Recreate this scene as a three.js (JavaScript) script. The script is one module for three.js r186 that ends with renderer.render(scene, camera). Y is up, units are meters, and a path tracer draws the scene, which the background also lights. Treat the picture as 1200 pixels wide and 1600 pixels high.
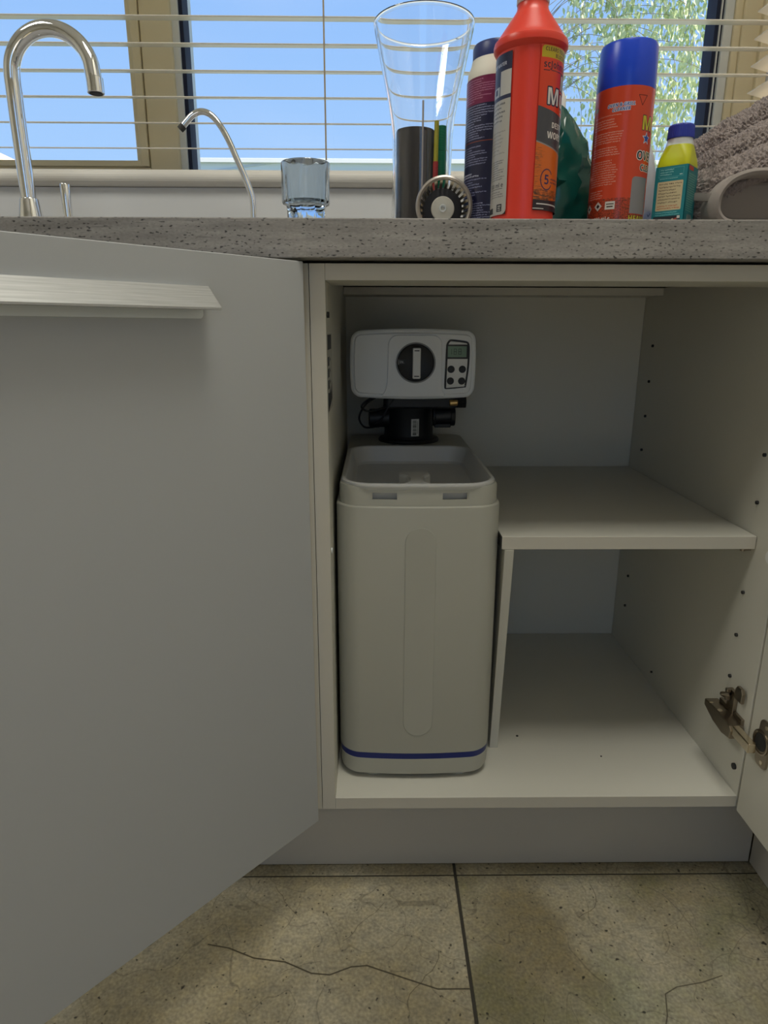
import * as THREE from 'three';
import { RoundedBoxGeometry } from 'three/addons/geometries/RoundedBoxGeometry.js';
import { mergeGeometries, mergeVertices, toCreasedNormals } from 'three/addons/utils/BufferGeometryUtils.js';
import { Brush, Evaluator, SUBTRACTION } from 'three-bvh-csg';
import { ImprovedNoise } from 'three/addons/math/ImprovedNoise.js';
import { RectAreaLightUniformsLib } from 'three/addons/lights/RectAreaLightUniformsLib.js';
RectAreaLightUniformsLib.init();

// ---------------------------------------------------------------- camera, sky, sun, room lights, exposure
const scene = new THREE.Scene();
const camera = new THREE.PerspectiveCamera(2 * Math.atan(800 / 1037.02) * 180 / Math.PI, 0.75, 0.02, 200);
camera.rotation.order = 'YXZ';
camera.position.set(0.0753, 0.7998, 0.7879);
camera.rotation.set(-0.26957, -0.011985, 0.0027);
const renderer = new THREE.WebGLRenderer({ antialias: true });
renderer.toneMapping = THREE.LinearToneMapping;
renderer.toneMappingExposure = 1.15;
renderer.shadowMap.enabled = true;
const SKY = 0.92, SUN = 8.5, LAMP = 9.5;
{ // clear summer sky, paler towards the horizon, with faint high haze
  const W = 512, H = 256, d = new Float32Array(W * H * 4), n = new ImprovedNoise();
  for (let y = 0; y < H; y++) for (let x = 0; x < W; x++) {
    const el = ((y + 0.5) / H - 0.5) * Math.PI, a = (x / W) * 2 * Math.PI, up = Math.max(0, Math.sin(el)), k = Math.pow(up, 0.75);
    const cx = Math.cos(a) * 2.2, cz = Math.sin(a) * 2.2;
    const c = Math.max(0, n.noise(cx * 1.5 + 7, up * 7, cz * 1.5) * 0.6 + n.noise(cx * 4, up * 18 + 3, cz * 4) * 0.3) * 0.16;
    const top = [0.17, 0.40, 0.93], low = [0.50, 0.74, 1.0], i = (y * W + x) * 4;
    for (let q = 0; q < 3; q++) { const v = low[q] + (top[q] - low[q]) * Math.min(1, k * 1.3); d[i + q] = v + (1 - v) * c; }
    d[i + 3] = 1;
  }
  const t = new THREE.DataTexture(d, W, H, THREE.RGBAFormat, THREE.FloatType);
  t.mapping = THREE.EquirectangularReflectionMapping; t.magFilter = t.minFilter = THREE.LinearFilter; t.wrapS = THREE.RepeatWrapping; t.needsUpdate = true;
  scene.background = t; scene.environment = t; scene.backgroundIntensity = SKY; scene.environmentIntensity = SKY;
}
const sun = new THREE.DirectionalLight(new THREE.Color(1, 0.9, 0.74), SUN);
sun.position.set(7.2, 8.5, 2.6); sun.target.position.set(0, 1, -0.5); sun.castShadow = true;
sun.shadow.mapSize.set(2048, 2048); Object.assign(sun.shadow.camera, { left: -8, right: 8, top: 8, bottom: -8, near: 0.5, far: 40 });
scene.add(sun, sun.target);
const LAMPS = [[0.3, 0.43], [-1.4, 0.43]];   // ceiling panels (x, z)

// ---------------------------------------------------------------- helpers; all sizes below are millimetres
const S = 0.001, noise = new ImprovedNoise();
let seed = 7; const rnd = () => { seed = (seed * 1664525 + 1013904223) >>> 0; return seed / 4294967296; };
const fbm = (x, y, z = 0, o = 4) => { let s = 0, a = 0.5, f = 1; for (let i = 0; i < o; i++) { s += a * noise.noise(x * f, y * f, z * f + i * 7.3); a *= 0.5; f *= 2.03; } return s; };
const bases = new WeakMap(), used = {};
const numbered = (n) => { used[n] = (used[n] ?? -1) + 1; return used[n] ? n + '_' + String(used[n]).padStart(3, '0') : n; };
function tag(o, label, category, group) { o.userData.label = label; o.userData.category = category; if (group) o.userData.group = group; return o; }
function thing(name, label, category, at = [0, 0, 0], group, turn = 0, local = false) {
  const o = new THREE.Group(); o.name = numbered(name); o.position.set(at[0] * S, at[1] * S, at[2] * S); o.rotation.y = turn; scene.add(o);
  tag(o, label, category, group); bases.set(o, local ? [0, 0, 0] : at); return o;
}
function struct(name, parent = scene) { const o = new THREE.Group(); o.name = name; parent.add(o); if (parent === scene) o.userData.kind = 'structure'; bases.set(o, [0, 0, 0]); return o; }
function norm(g) {
  g = g.index ? g.toNonIndexed() : g.clone();
  for (const k of Object.keys(g.attributes)) if (!['position', 'normal', 'uv'].includes(k)) g.deleteAttribute(k);
  if (!g.attributes.normal) g.computeVertexNormals();
  if (!g.attributes.uv) g.setAttribute('uv', new THREE.BufferAttribute(new Float32Array(g.attributes.position.count * 2), 2));
  g.clearGroups(); return g;
}
const join = (list) => (Array.isArray(list) ? (list.length > 1 ? mergeGeometries(list.map(norm)) : norm(list[0])) : norm(list));
function obj(name, geo, m, parent = scene, label) {
  const g = join(geo), b = bases.get(parent) ?? [0, 0, 0];
  g.translate(-b[0], -b[1], -b[2]); g.scale(S, S, S);
  const o = new THREE.Mesh(g, m); o.castShadow = o.receiveShadow = true;
  o.name = parent === scene ? numbered(name) : name; parent.add(o); bases.set(o, b);
  if (label) o.userData.label = label;
  return o;
}
function muv(g, s = 1) {               // texture coordinates in metres along the face's two main axes
  g = g.index ? g.toNonIndexed() : g; const p = g.attributes.position, uv = new Float32Array(p.count * 2), a = new THREE.Vector3(), b = new THREE.Vector3(), c = new THREE.Vector3();
  for (let i = 0; i < p.count; i += 3) {
    a.fromBufferAttribute(p, i); b.fromBufferAttribute(p, i + 1); c.fromBufferAttribute(p, i + 2);
    const n = b.clone().sub(a).cross(c.clone().sub(a)), x = Math.abs(n.x), y = Math.abs(n.y), z = Math.abs(n.z);
    [a, b, c].forEach((v, k) => { const w = x > y && x > z ? [v.z, v.y] : y > z ? [v.x, v.z] : [v.x, v.y]; uv[(i + k) * 2] = w[0] * S * s; uv[(i + k) * 2 + 1] = w[1] * S * s; });
  }
  g.setAttribute('uv', new THREE.BufferAttribute(uv, 2)); return g;
}
function box(x0, x1, y0, y1, z0, z1, r = 0.8, s = 1) {
  const w = Math.abs(x1 - x0), h = Math.abs(y1 - y0), d = Math.abs(z1 - z0), q = Math.min(r, w * 0.49, h * 0.49, d * 0.49);
  const g = q > 0.05 ? new RoundedBoxGeometry(w, h, d, q > 3 ? 4 : 1, q) : new THREE.BoxGeometry(w, h, d);
  g.translate((x0 + x1) / 2, (y0 + y1) / 2, (z0 + z1) / 2); return muv(g, s);
}
const V = (x, y, z = 0) => new THREE.Vector3(x, y, z), V2 = (x, y) => new THREE.Vector2(x, y);
const tube = (pts, r, seg = 40, rs = 14, closed = false) => new THREE.TubeGeometry(new THREE.CatmullRomCurve3(pts.map((p) => V(...p)), closed, 'centripetal'), seg, r, rs, closed);
function lathe(prof, seg = 64, at = [0, 0, 0], crease = 0.6) {
  let g = new THREE.LatheGeometry(prof.map((p) => V2(p[0], p[1])), seg); const uv = g.attributes.uv.clone();
  g = g.toNonIndexed(); g.deleteAttribute('normal'); g = toCreasedNormals(g, crease); g.translate(...at); return g;
}
function cyl(r, h, at, axis = 'y', r2 = r, seg = 32, bevel = Math.min(0.6, h * 0.2)) {
  const b = Math.min(bevel, r * 0.4), g = lathe([[0, -h / 2], [r - b, -h / 2], [r, -h / 2 + b], [r2, h / 2 - b], [r2 - b, h / 2], [0, h / 2]], seg);
  if (axis === 'z') g.rotateX(Math.PI / 2); if (axis === 'x') g.rotateZ(-Math.PI / 2);
  g.translate(...at); return g;
}
function ext(pts, depth, bevel = 0.5, holes = []) {    // outline in x, y pushed along z from 0 to depth
  const sh = pts.isShape ? pts : new THREE.Shape(pts.map((p) => V2(p[0], p[1])));
  for (const h of holes) sh.holes.push(new THREE.Path(h.map((p) => V2(p[0], p[1]))));
  const g = new THREE.ExtrudeGeometry(sh, { depth: depth - 2 * bevel, bevelEnabled: bevel > 0, bevelThickness: bevel, bevelSize: bevel, bevelOffset: -bevel, bevelSegments: 2, curveSegments: 12 });
  g.translate(0, 0, bevel); return g;
}
function rrect(x0, x1, y0, y1, r, bow = [0, 0, 0, 0], n = 8, m = 8) {   // rounded rectangle, sides bowed outwards: right, top, left, bottom
  const out = [], cx = (x0 + x1) / 2, cy = (y0 + y1) / 2, C = [[x1 - r, y1 - r, 0], [x0 + r, y1 - r, 90], [x0 + r, y0 + r, 180], [x1 - r, y0 + r, 270]];
  for (let k = 0; k < 4; k++) {
    const [ax, ay, a0] = C[k]; for (let i = 0; i <= n; i++) { const a = (a0 + 90 * i / n) * Math.PI / 180; out.push([ax + r * Math.cos(a), ay + r * Math.sin(a)]); }
    const [bx, by, b0] = C[(k + 1) % 4], a = b0 * Math.PI / 180, e = [bx + r * Math.cos(a), by + r * Math.sin(a)], s = out[out.length - 1];
    for (let i = 1; i < m; i++) out.push([s[0] + (e[0] - s[0]) * i / m, s[1] + (e[1] - s[1]) * i / m]);
  }
  const hx = (x1 - x0) / 2, hy = (y1 - y0) / 2;
  return out.map(([x, y]) => { const u = (x - cx) / hx, v = (y - cy) / hy; return [x + (u > 0 ? bow[0] : -bow[2]) * Math.abs(u) * (1 - v * v), y + (v > 0 ? bow[1] : -bow[3]) * Math.abs(v) * (1 - u * u)]; });
}
function inset(pts, d) {                                             // moves a closed outline inwards by d
  const N = pts.length; let A = 0; for (let i = 0; i < N; i++) { const a = pts[i], b = pts[(i + 1) % N]; A += a[0] * b[1] - b[0] * a[1]; }
  const s = Math.sign(A); return pts.map((p, i) => { const a = pts[(i + N - 1) % N], b = pts[(i + 1) % N], tx = b[0] - a[0], ty = b[1] - a[1], l = Math.hypot(tx, ty) || 1; return [p[0] - s * ty / l * d, p[1] + s * tx / l * d]; });
}
function loft(rings, cap0 = true, cap1 = true, crease = 0.7, closedRing = true) {   // rings of equally many [x, y, z]
  const N = rings[0].length, P = [], UV = []; let acc = 0;
  const put = (a, b, c, ua, ub, uc) => { P.push(...a, ...b, ...c); UV.push(...ua, ...ub, ...uc); };
  for (let k = 0; k + 1 < rings.length; k++) for (let i = 0; i < (closedRing ? N : N - 1); i++) {
    const j = (i + 1) % N, a = rings[k][i], b = rings[k][j], c = rings[k + 1][j], d = rings[k + 1][i], u0 = i / N, u1 = (i + 1) / N, v0 = k / (rings.length - 1), v1 = (k + 1) / (rings.length - 1);
    put(a, b, c, [u0, v0], [u1, v0], [u1, v1]); put(a, c, d, [u0, v0], [u1, v1], [u0, v1]);
  }
  const cap = (r, flip) => { const c = [0, 1, 2].map((q) => r.reduce((s, p) => s + p[q], 0) / N); for (let i = 0; i < N; i++) { const a = r[i], b = r[(i + 1) % N]; flip ? put(c, b, a, [0.5, 0.5], [1, 0], [0, 0]) : put(c, a, b, [0.5, 0.5], [0, 0], [1, 0]); } };
  if (cap0) cap(rings[0], true); if (cap1) cap(rings[rings.length - 1], false);
  const g = new THREE.BufferGeometry(); g.setAttribute('position', new THREE.BufferAttribute(new Float32Array(P), 3)); g.setAttribute('uv', new THREE.BufferAttribute(new Float32Array(UV), 2));
  return toCreasedNormals(g, crease);
}
const level = (pts, y, sgn = -1) => pts.map(([x, z]) => [x, y, sgn * z]);   // outline (x, -z) laid flat at height y
const wedge = (r, y0, y1, a0, a1, at, seg = 40) => { const R = Math.PI / 180, g = new THREE.CylinderGeometry(r, r, y1 - y0, seg, 1, true, a0 * R, (a1 - a0) * R); g.translate(at[0], (y0 + y1) / 2, at[1]); return g; };

// ---------------------------------------------------------------- materials
const lin = (r, g, b) => new THREE.Color().setRGB(r, g, b);
const mat = (c, rough = 0.5, more = {}) => new THREE.MeshPhysicalMaterial({ color: Array.isArray(c) ? lin(...c) : c, roughness: rough, ...more });
function tex(w, h, f, color = true, rep = null) {   // f(u, v) -> [r, g, b] 0..1 (sRGB when colour)
  const d = new Uint8Array(w * h * 4);
  for (let y = 0; y < h; y++) for (let x = 0; x < w; x++) { const c = f(x / w, y / h), i = (y * w + x) * 4; for (let q = 0; q < 3; q++) d[i + q] = Math.max(0, Math.min(255, Math.round(255 * (c.length ? c[q] : c)))); d[i + 3] = 255; }
  const t = new THREE.DataTexture(d, w, h); t.wrapS = t.wrapT = THREE.RepeatWrapping; t.magFilter = THREE.LinearFilter; t.minFilter = THREE.LinearMipmapLinearFilter; t.generateMipmaps = true;
  if (color) t.colorSpace = THREE.SRGBColorSpace; if (rep) t.repeat.set(...rep); t.needsUpdate = true; return t;
}
function canvasTex(w, h, draw) {
  const c = document.createElement('canvas'); c.width = w; c.height = h; const x = c.getContext('2d'); draw(x, w, h);
  const t = new THREE.CanvasTexture(c); t.colorSpace = THREE.SRGBColorSpace; t.anisotropy = 8; return t;
}
const grain = tex(256, 256, (u, v) => { const n = fbm(u * 40, v * 40, 1, 2) + 0.5; return [n, n, n]; }, false, [3, 3]);
const linen = tex(512, 512, (u, v) => { const a = fbm(u * 160, v * 9, 3, 2), b = fbm(u * 9, v * 160, 9, 2), n = 0.5 + (a + b) * 0.45; return [n, n, n]; }, false, [4, 4]);
const brushed = tex(512, 256, (u, v) => { const n = 0.92 + fbm(u * 6, v * 120, 4, 3) * 0.16; return [n, n, n]; }, true, [3, 8]);
const M = {
  melamine: mat([0.66, 0.645, 0.575], 0.5, { bumpMap: linen, bumpScale: 0.00006 }),
  edge: mat([0.60, 0.57, 0.50], 0.5),
  front: mat([0.455, 0.468, 0.478], 0.42, { bumpMap: grain, bumpScale: 0.00003 }),
  plinth: mat([0.52, 0.50, 0.465], 0.5, { bumpMap: linen, bumpScale: 0.00005 }),
  aluminium: mat([0.52, 0.525, 0.52], 0.42, { metalness: 0.45, map: brushed }),
  plate: mat([0.78, 0.82, 0.84], 0.45, { metalness: 0.2 }),
  chrome: mat([0.82, 0.84, 0.87], 0.06, { metalness: 1 }),
  nickel: mat([0.36, 0.31, 0.25], 0.3, { metalness: 1 }),
  brightNickel: mat([0.75, 0.66, 0.52], 0.2, { metalness: 1 }),
  body: mat([0.45, 0.447, 0.39], 0.42, { bumpMap: grain, bumpScale: 0.00004 }),
  lid: mat([0.61, 0.615, 0.605], 0.35),
  head: mat([0.80, 0.82, 0.83], 0.4),
  blueBand: mat([0.006, 0.018, 0.16], 0.35),
  black: mat([0.005, 0.006, 0.009], 0.5), rubber: mat([0.012, 0.013, 0.018], 0.6), dark: mat([0.03, 0.03, 0.03], 0.7),
  brass: mat([0.83, 0.55, 0.22], 0.3, { metalness: 0.9 }),
  white: mat([0.78, 0.78, 0.76], 0.45), offWhite: mat([0.72, 0.70, 0.62], 0.5),
  wall: mat([0.62, 0.63, 0.65], 0.85), warmWall: mat([0.70, 0.66, 0.57], 0.85), ceiling: mat([0.8, 0.79, 0.76], 0.9),
  sill: mat([0.66, 0.64, 0.60], 0.5),
  upvc: mat([0.84, 0.735, 0.50], 0.4), upvcWhite: mat([0.78, 0.79, 0.76], 0.4),
  gasket: mat([0.012, 0.018, 0.05], 0.75), slat: mat([0.80, 0.76, 0.68], 0.45, { transmission: 0.3, thickness: 0 }), cord: mat([0.35, 0.29, 0.2], 0.8),
  pane: mat([1, 1, 1], 0, { transmission: 1, thickness: 0, ior: 1.3 }),
  glass: mat([1, 1, 1], 0.0, { transmission: 1, thickness: 0.01, ior: 1.5, attenuationColor: lin(0.85, 0.95, 0.97), attenuationDistance: 0.15 }),
  blueGlass: mat([0.80, 0.90, 1.0], 0.0, { transmission: 1, thickness: 0.01, ior: 1.5, attenuationColor: lin(0.7, 0.85, 0.97), attenuationDistance: 0.2 }),
  grout: mat([0.05, 0.045, 0.035], 0.9),
};

// ---------------------------------------------------------------- room shell
{ // floor of large stone-print tiles; the grout lies 1.5 mm lower
  const fl = struct('floor');
  obj('grout_bed', box(-2600, 815, -60, -1.5, -690, 3000, 0), M.grout, fl);
  const stone = (k) => canvasTex(1024, 1024, (c, w) => {
    const im = c.createImageData(w, w), d = im.data;
    for (let y = 0; y < w; y++) for (let x = 0; x < w; x++) {
      const u = x / w, v = y / w, wx = u + fbm(u * 3 + k, v * 3, 2, 3) * 0.25, wy = v + fbm(u * 3, v * 3 + k, 8, 3) * 0.25;
      const a = fbm(wx * 2.2 + k * 5, wy * 2.2, 1, 4), b = fbm(wx * 3.1, wy * 3.1 + k * 9, 4, 4), f = fbm(u * 42, v * 42, k + 3, 3), g = fbm(u * 150, v * 150, k, 2);
      let warm = Math.min(1, Math.max(0, 0.5 + a * 2.1)), pale = Math.min(1, Math.max(0, 0.45 + b * 1.9));
      warm = warm * 0.5 + 0.22 + f * 0.5; let R = 182 - 56 * warm + 22 * pale, G = 174 - 60 * warm + 24 * pale, B = 152 - 68 * warm + 28 * pale;
      if (k === 1) { const gr = Math.max(0, fbm(u * 4.5, v * 4.5, 44, 4) + f * 0.16) * 46; R -= gr * 1.25; G -= gr * 0.9; B -= gr; } const t = 1 + f * 0.34 + g * 0.30, pit = Math.max(0, fbm(u * 78, v * 78, k + 11, 2) - 0.30) * 5, vein = Math.abs(fbm(wx * 5 + k, wy * 5, 6, 3)), vn = vein < 0.006 ? 0.86 : 1;
      const q = t * (1 - Math.min(0.62, pit)) * vn, i = (y * w + x) * 4; d[i] = R * q; d[i + 1] = G * q; d[i + 2] = B * q; d[i + 3] = 255;
    }
    c.putImageData(im, 0, 0);
    const crack = (pts, wd, al) => { c.strokeStyle = 'rgba(52,46,34,' + al + ')'; c.lineWidth = wd; c.beginPath(); pts.forEach((p, i) => (i ? c.lineTo : c.moveTo).call(c, p[0] * w, p[1] * w)); c.stroke(); };
    const wander = (x, y, a, n, wd, al) => { const p = [[x, y]]; for (let i = 0; i < n; i++) { a += (rnd() - 0.5) * 0.9; x += Math.cos(a) * 0.018; y += Math.sin(a) * 0.018; p.push([x, y]); } crack(p, wd, al); };
    if (k === 0) { crack([[0.42, 0.19], [0.47, 0.2], [0.53, 0.225], [0.60, 0.235], [0.66, 0.262], [0.70, 0.266], [0.745, 0.248], [0.78, 0.245], [0.86, 0.275], [0.93, 0.30], [1, 0.30]], 3.2, 0.8); wander(0.94, 0.21, 1.9, 9, 1.5, 0.55); wander(0.30, 0.18, 1.8, 8, 1.6, 0.6); wander(0.82, 0.08, 2.3, 8, 1.2, 0.5); wander(0.55, 0.03, 1.2, 6, 1.4, 0.5); }
    if (k === 1) { crack([[0.35, 0.42], [0.385, 0.36], [0.40, 0.315], [0.43, 0.30], [0.49, 0.29], [0.54, 0.275]], 2.2, 0.7); wander(0.33, 0.03, 1.5, 7, 1.4, 0.55); wander(0.47, 0.04, 0.9, 8, 1.1, 0.5); wander(0.60, 0.02, 1.0, 8, 1.1, 0.5); }
    for (let i = 0; i < 26; i++) wander(rnd(), rnd(), rnd() * 6.3, 3 + rnd() * 7, 0.8 + rnd() * 0.6, 0.35);
    for (let i = 0; i < 240; i++) { c.fillStyle = rnd() < 0.75 ? 'rgba(40,35,26,0.6)' : 'rgba(190,184,160,0.55)'; c.beginPath(); c.ellipse(rnd() * w, rnd() * w, 1 + rnd() * 2.4, 0.8 + rnd() * 1.3, rnd() * 3, 0, 7); c.fill(); }
  });
  const mats = [0, 1, 2].map((k) => mat([0.97, 0.97, 0.97], 0.42, { map: stone(k) }));
  const geos = {};
  for (let i = -5; i <= 1; i++) for (let j = -1; j <= 5; j++) {
    const x0 = 195 + i * 600 + 2.2, x1 = Math.min(815, 195 + (i + 1) * 600 - 2.2), z0 = Math.max(-690, -36 + j * 600 + 1.4), z1 = Math.min(3000, -36 + (j + 1) * 600 - 1.4); if (x1 - x0 < 30) continue;
    const g = new RoundedBoxGeometry(x1 - x0, 10, z1 - z0, 1, 1), p = g.attributes.position, uv = g.attributes.uv;
    g.translate((x0 + x1) / 2, -5, (z0 + z1) / 2);
    for (let q = 0; q < p.count; q++) { uv.setXY(q, (p.getX(q) - x0) / 597, 1 - (p.getZ(q) - z0) / 597); }
    obj('tile', g, mats[i === -1 && j === 0 ? 0 : i === 0 && j === 0 ? 1 : ((i * 2 + j) % 3 + 3) % 3], fl);
  }
}
{ // walls: window in the front wall, window in the right wall, garden doors behind the camera
  const fw = struct('wall_front');
  obj('lower_wall', box(-2900, 1115, 0, 1056, -890, -590, 0), M.wall, fw);
  obj('upper_wall', box(-2900, 1115, 2080, 2450, -890, -590, 0), M.wall, fw);
  obj('pier', box(-2900, -1900, 1056, 2080, -890, -590, 0), M.wall, fw);
  obj('corner_pier', box(835, 1115, 1056, 2080, -890, -590, 0), M.wall, fw);
  const rw = struct('wall_right');
  obj('lower_wall', box(815, 1115, 0, 1056, -590, 3300, 0), M.warmWall, rw); obj('upper_wall', box(815, 1115, 2080, 2450, -590, 3300, 0), M.warmWall, rw); obj('pier', box(815, 1115, 1056, 2080, -140, 1500, 0), M.warmWall, rw); obj('pier', box(815, 1115, 1056, 2080, 2650, 3300, 0), M.warmWall, rw);
  obj('wall_left', box(-2900, -2600, 0, 2450, -590, 3300, 0), M.warmWall, scene).userData.kind = 'structure';
  const bw = struct('wall_back');
  obj('upper_wall', box(-2900, 1115, 2150, 2450, 3000, 3300, 0), M.warmWall, bw); obj('pier', box(-2900, -700, 0, 2150, 3000, 3300, 0), M.warmWall, bw); obj('pier', box(300, 1115, 0, 2150, 3000, 3300, 0), M.warmWall, bw);
  const gd = struct('door_1'), fr = [box(-700, 300, 2090, 2150, 3100, 3160, 2), box(-700, 300, 0, 60, 3100, 3160, 2)]; for (const x of [-700, 250]) fr.push(box(x, x + 50, 60, 2090, 3100, 3160, 2));
  obj('door_frame', fr, M.upvc, gd); obj('glass_pane', box(-650, 250, 60, 2090, 3126, 3132, 0), M.pane, gd);
  obj('ceiling', box(-2900, 1115, 2450, 2600, -890, 3300, 0), M.ceiling, scene).userData.kind = 'structure';
  // rounded window board along both walls
  const prof = [[-575, 1071]]; for (let i = 0; i <= 12; i++) { const a = -Math.PI / 2 + Math.PI * i / 12; prof.push([-587 + 14 * Math.cos(a), 1071.5 + 14.5 * Math.sin(a)]); }
  const noseShape = [[-690, 1057], ...prof.slice(1), [-690, 1086]];
  const sillG = ext(noseShape.map(([z, y]) => [z, y]), 2900, 0); sillG.rotateY(-Math.PI / 2); sillG.translate(815, 0, 0);
  const sg2 = box(801, 915, 1057, 1086, -573, 720, 6);
  obj('trim_1', [sillG], M.sill, scene).userData.kind = 'structure'; obj('trim_2', [sg2], M.sill, scene).userData.kind = 'structure';
}
function frameBar(x0, x1, y0, y1, z0, z1, m, name, parent) { return obj(name, box(x0, x1, y0, y1, z0, z1, 2), m, parent); }
{ // front window: opening sash on the left, fixed light on the right
  const w1 = struct('window_1');
  const B = 1086, T = 2080;
  frameBar(-1900, -1840, B, T, -760, -690, M.upvc, 'window_frame', w1);
  obj('window_frame', [box(-1840, -378, B, 1112, -760, -690, 2), box(-1840, -378, T - 60, T, -760, -690, 2)], M.upvc, w1);
  obj('mullion', [box(-378, -318, B, T, -772, -688, 3), box(-332, -317, B, T, -778, -690, 3)], M.upvc, w1);
  obj('sash', [box(-1838, -380, 1112, 1123, -740, -684, 2), box(-395, -379, 1112, 2018, -744, -683, 2.5), box(-1838, -1795, 1112, 2018, -744, -684, 2)], M.upvc, w1);
  obj('glazing_bead', [box(-404, -394, 1121, 2010, -742, -694, 2), box(-408, -401, 1121, 2010, -744, -703, 1.5)], M.upvc, w1);
  obj('glass_pane', box(-1795, -402, 1118, 2012, -728, -724, 0), M.pane, w1);
  const w2 = struct('window_2');
  obj('mullion_face', box(-318.5, -304, B, T, -800, -694, 1.5), M.upvcWhite, w2, 'white inner face of the mullion');
  obj('gasket', [box(-304.5, -296.5, B, T, -744, -700, 0.5), box(734, 741.5, B, T, -744, -700, 0.5), box(744.2, 748, B, T, -744, -699, 0.5)], M.gasket, w2);
  obj('glazing_bead', box(741.5, 744.5, B, T, -750, -697, 0.8), M.upvcWhite, w2, 'white strip between the dark gaskets');
  obj('window_frame', [box(748, 766, B, T, -760, -693, 2)], M.upvcWhite, w2, 'white inner frame');
  obj('window_frame', [box(766, 782, B, T, -765, -690, 3), box(781, 818, B, T, -765, -686, 3), box(816, 836, B, T, -765, -676, 3)], M.upvc, w2, 'cream corner frame');
  obj('window_frame', [box(-318, 782, B - 2, 1100, -760, -700, 2), box(-318, 782, T - 60, T, -760, -690, 2)], M.upvc, w2);
  obj('glass_pane', box(-300, 738, 1098, 2030, -728, -724, 0), M.pane, w2);
  const w3 = struct('window_3');
  obj('window_frame', [box(915, 985, B, T, -590, -530, 3), box(915, 985, B, T, -200, -140, 3), box(915, 985, B, B + 60, -530, -200, 3), box(915, 985, T - 60, T, -530, -200, 3)], M.upvc, w3);
  obj('glass_pane', box(948, 952, B + 60, T - 60, -530, -200, 0), M.pane, w3);
}
{
  const w4 = struct('window_4'), B = 1056, T = 2080;
  obj('window_frame', [box(985, 1045, B, T, 1500, 1555, 3), box(985, 1045, B, T, 2595, 2650, 3), box(985, 1045, B, B + 60, 1555, 2595, 3), box(985, 1045, T - 60, T, 1555, 2595, 3), box(985, 1045, B, T, 2050, 2100, 3)], M.upvc, w4);
  obj('glass_pane', box(1013, 1017, B + 60, T - 60, 1555, 2595, 0), M.pane, w4);
}
function blind(name, label, cat, len, count, at, turn) {     // slats run along local x, the room side is local +z
  const t = thing(name, label, cat, at, undefined, turn, true);
  const sg = box(0, len, -1.1, 1.1, -25, 25, 1.0); sg.rotateX(0.238);
  const first = obj('slat', sg, M.slat, t);
  for (let k = 0; k < count; k++) { const o = k ? first.clone() : first; o.name = 'slat'; o.position.y = k * 43 * S; if (k) t.add(o); }
  obj('headrail', box(0, len, count * 43 - 15, count * 43 + 30, -26, 26, 2), M.slat, t);
  return t;
}
{
  const b = blind('venetian_blind', 'cream venetian blind hanging across the wide window above the worktop', 'blind', 2660, 22, [-1850, 1131, -625], 0);
  for (const x of [1831, 631]) obj('ladder_cord', cyl(1.5, 950, [x, 450, 26.5], 'y', 1.5, 8), M.cord, b);
  blind('venetian_blind', 'sunlit venetian blind on the side wall, its slat ends showing above the towel', 'blind', 465, 22, [781, 1126, -120], Math.PI / 2);
}

// ---------------------------------------------------------------- lamps
LAMPS.forEach(([x, z], i) => {
  const t = thing('ceiling_light', ['flat square ceiling light above the open cupboard', 'flat square ceiling light further along the room above the sink side'][i], 'ceiling light', [x * 1000, 2450, z * 1000]);
  obj('frame', [box(x * 1000 - 310, x * 1000 + 310, 2436, 2450, z * 1000 - 310, z * 1000 + 310, 3)], M.white, t);
  obj('diffuser', box(x * 1000 - 295, x * 1000 + 295, 2433, 2437, z * 1000 - 295, z * 1000 + 295, 0), mat([0.9, 0.9, 0.9], 0.6, { emissive: lin(1, 0.97, 0.9), emissiveIntensity: 1.2 }), t);
  const l = new THREE.RectAreaLight(lin(1, 0.975, 0.86), LAMP, 0.59, 0.59); l.position.set(x, 2.43, z); l.lookAt(x, 0, z); scene.add(l);
});

// ---------------------------------------------------------------- worktop, cabinets
{
  const n = (u, v) => fbm(u * 5, v * 46, 2, 4), w = tex(1024, 1024, (u, v) => {
    const s = n(u, v), b = fbm(u * 3, v * 7, 5, 3), f = fbm(u * 120, v * 220, 1, 2); let l = 0.66 + s * 0.16 + b * 0.14 + f * 0.10;
    const p = fbm(u * 88, v * 210, 8, 2), q = fbm(u * 4, v * 12, 12, 2) * 1.5; const lim = 0.22 - q * 0.12; if (p > lim) l -= Math.min(0.4, (p - lim) * 3.4); const sc = fbm(u * 14, v * 330, 21, 2); if (sc > 0.26) l -= (sc - 0.26) * 0.9;
    return [l, l * 0.975, l * 0.95];
  }, true, [2.2, 2.2]);
  const g = ext([[-2600, -26.5], [580, -26.5], [580, -900], [815, -900], [815, 590], [-2600, 590]], 40, 1.2); g.rotateX(-Math.PI / 2); g.translate(0, 873, 0);
  tag(obj('worktop', muv(g), mat([0.72, 0.72, 0.73], 0.5, { map: w })), 'thick grey stone-print worktop running under the window', 'worktop');
}
const hole = (x, y, z, r = 2.5, d = 6) => cyl(r, d, [x, y, z], 'x', r, 14, 0.2);
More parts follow.
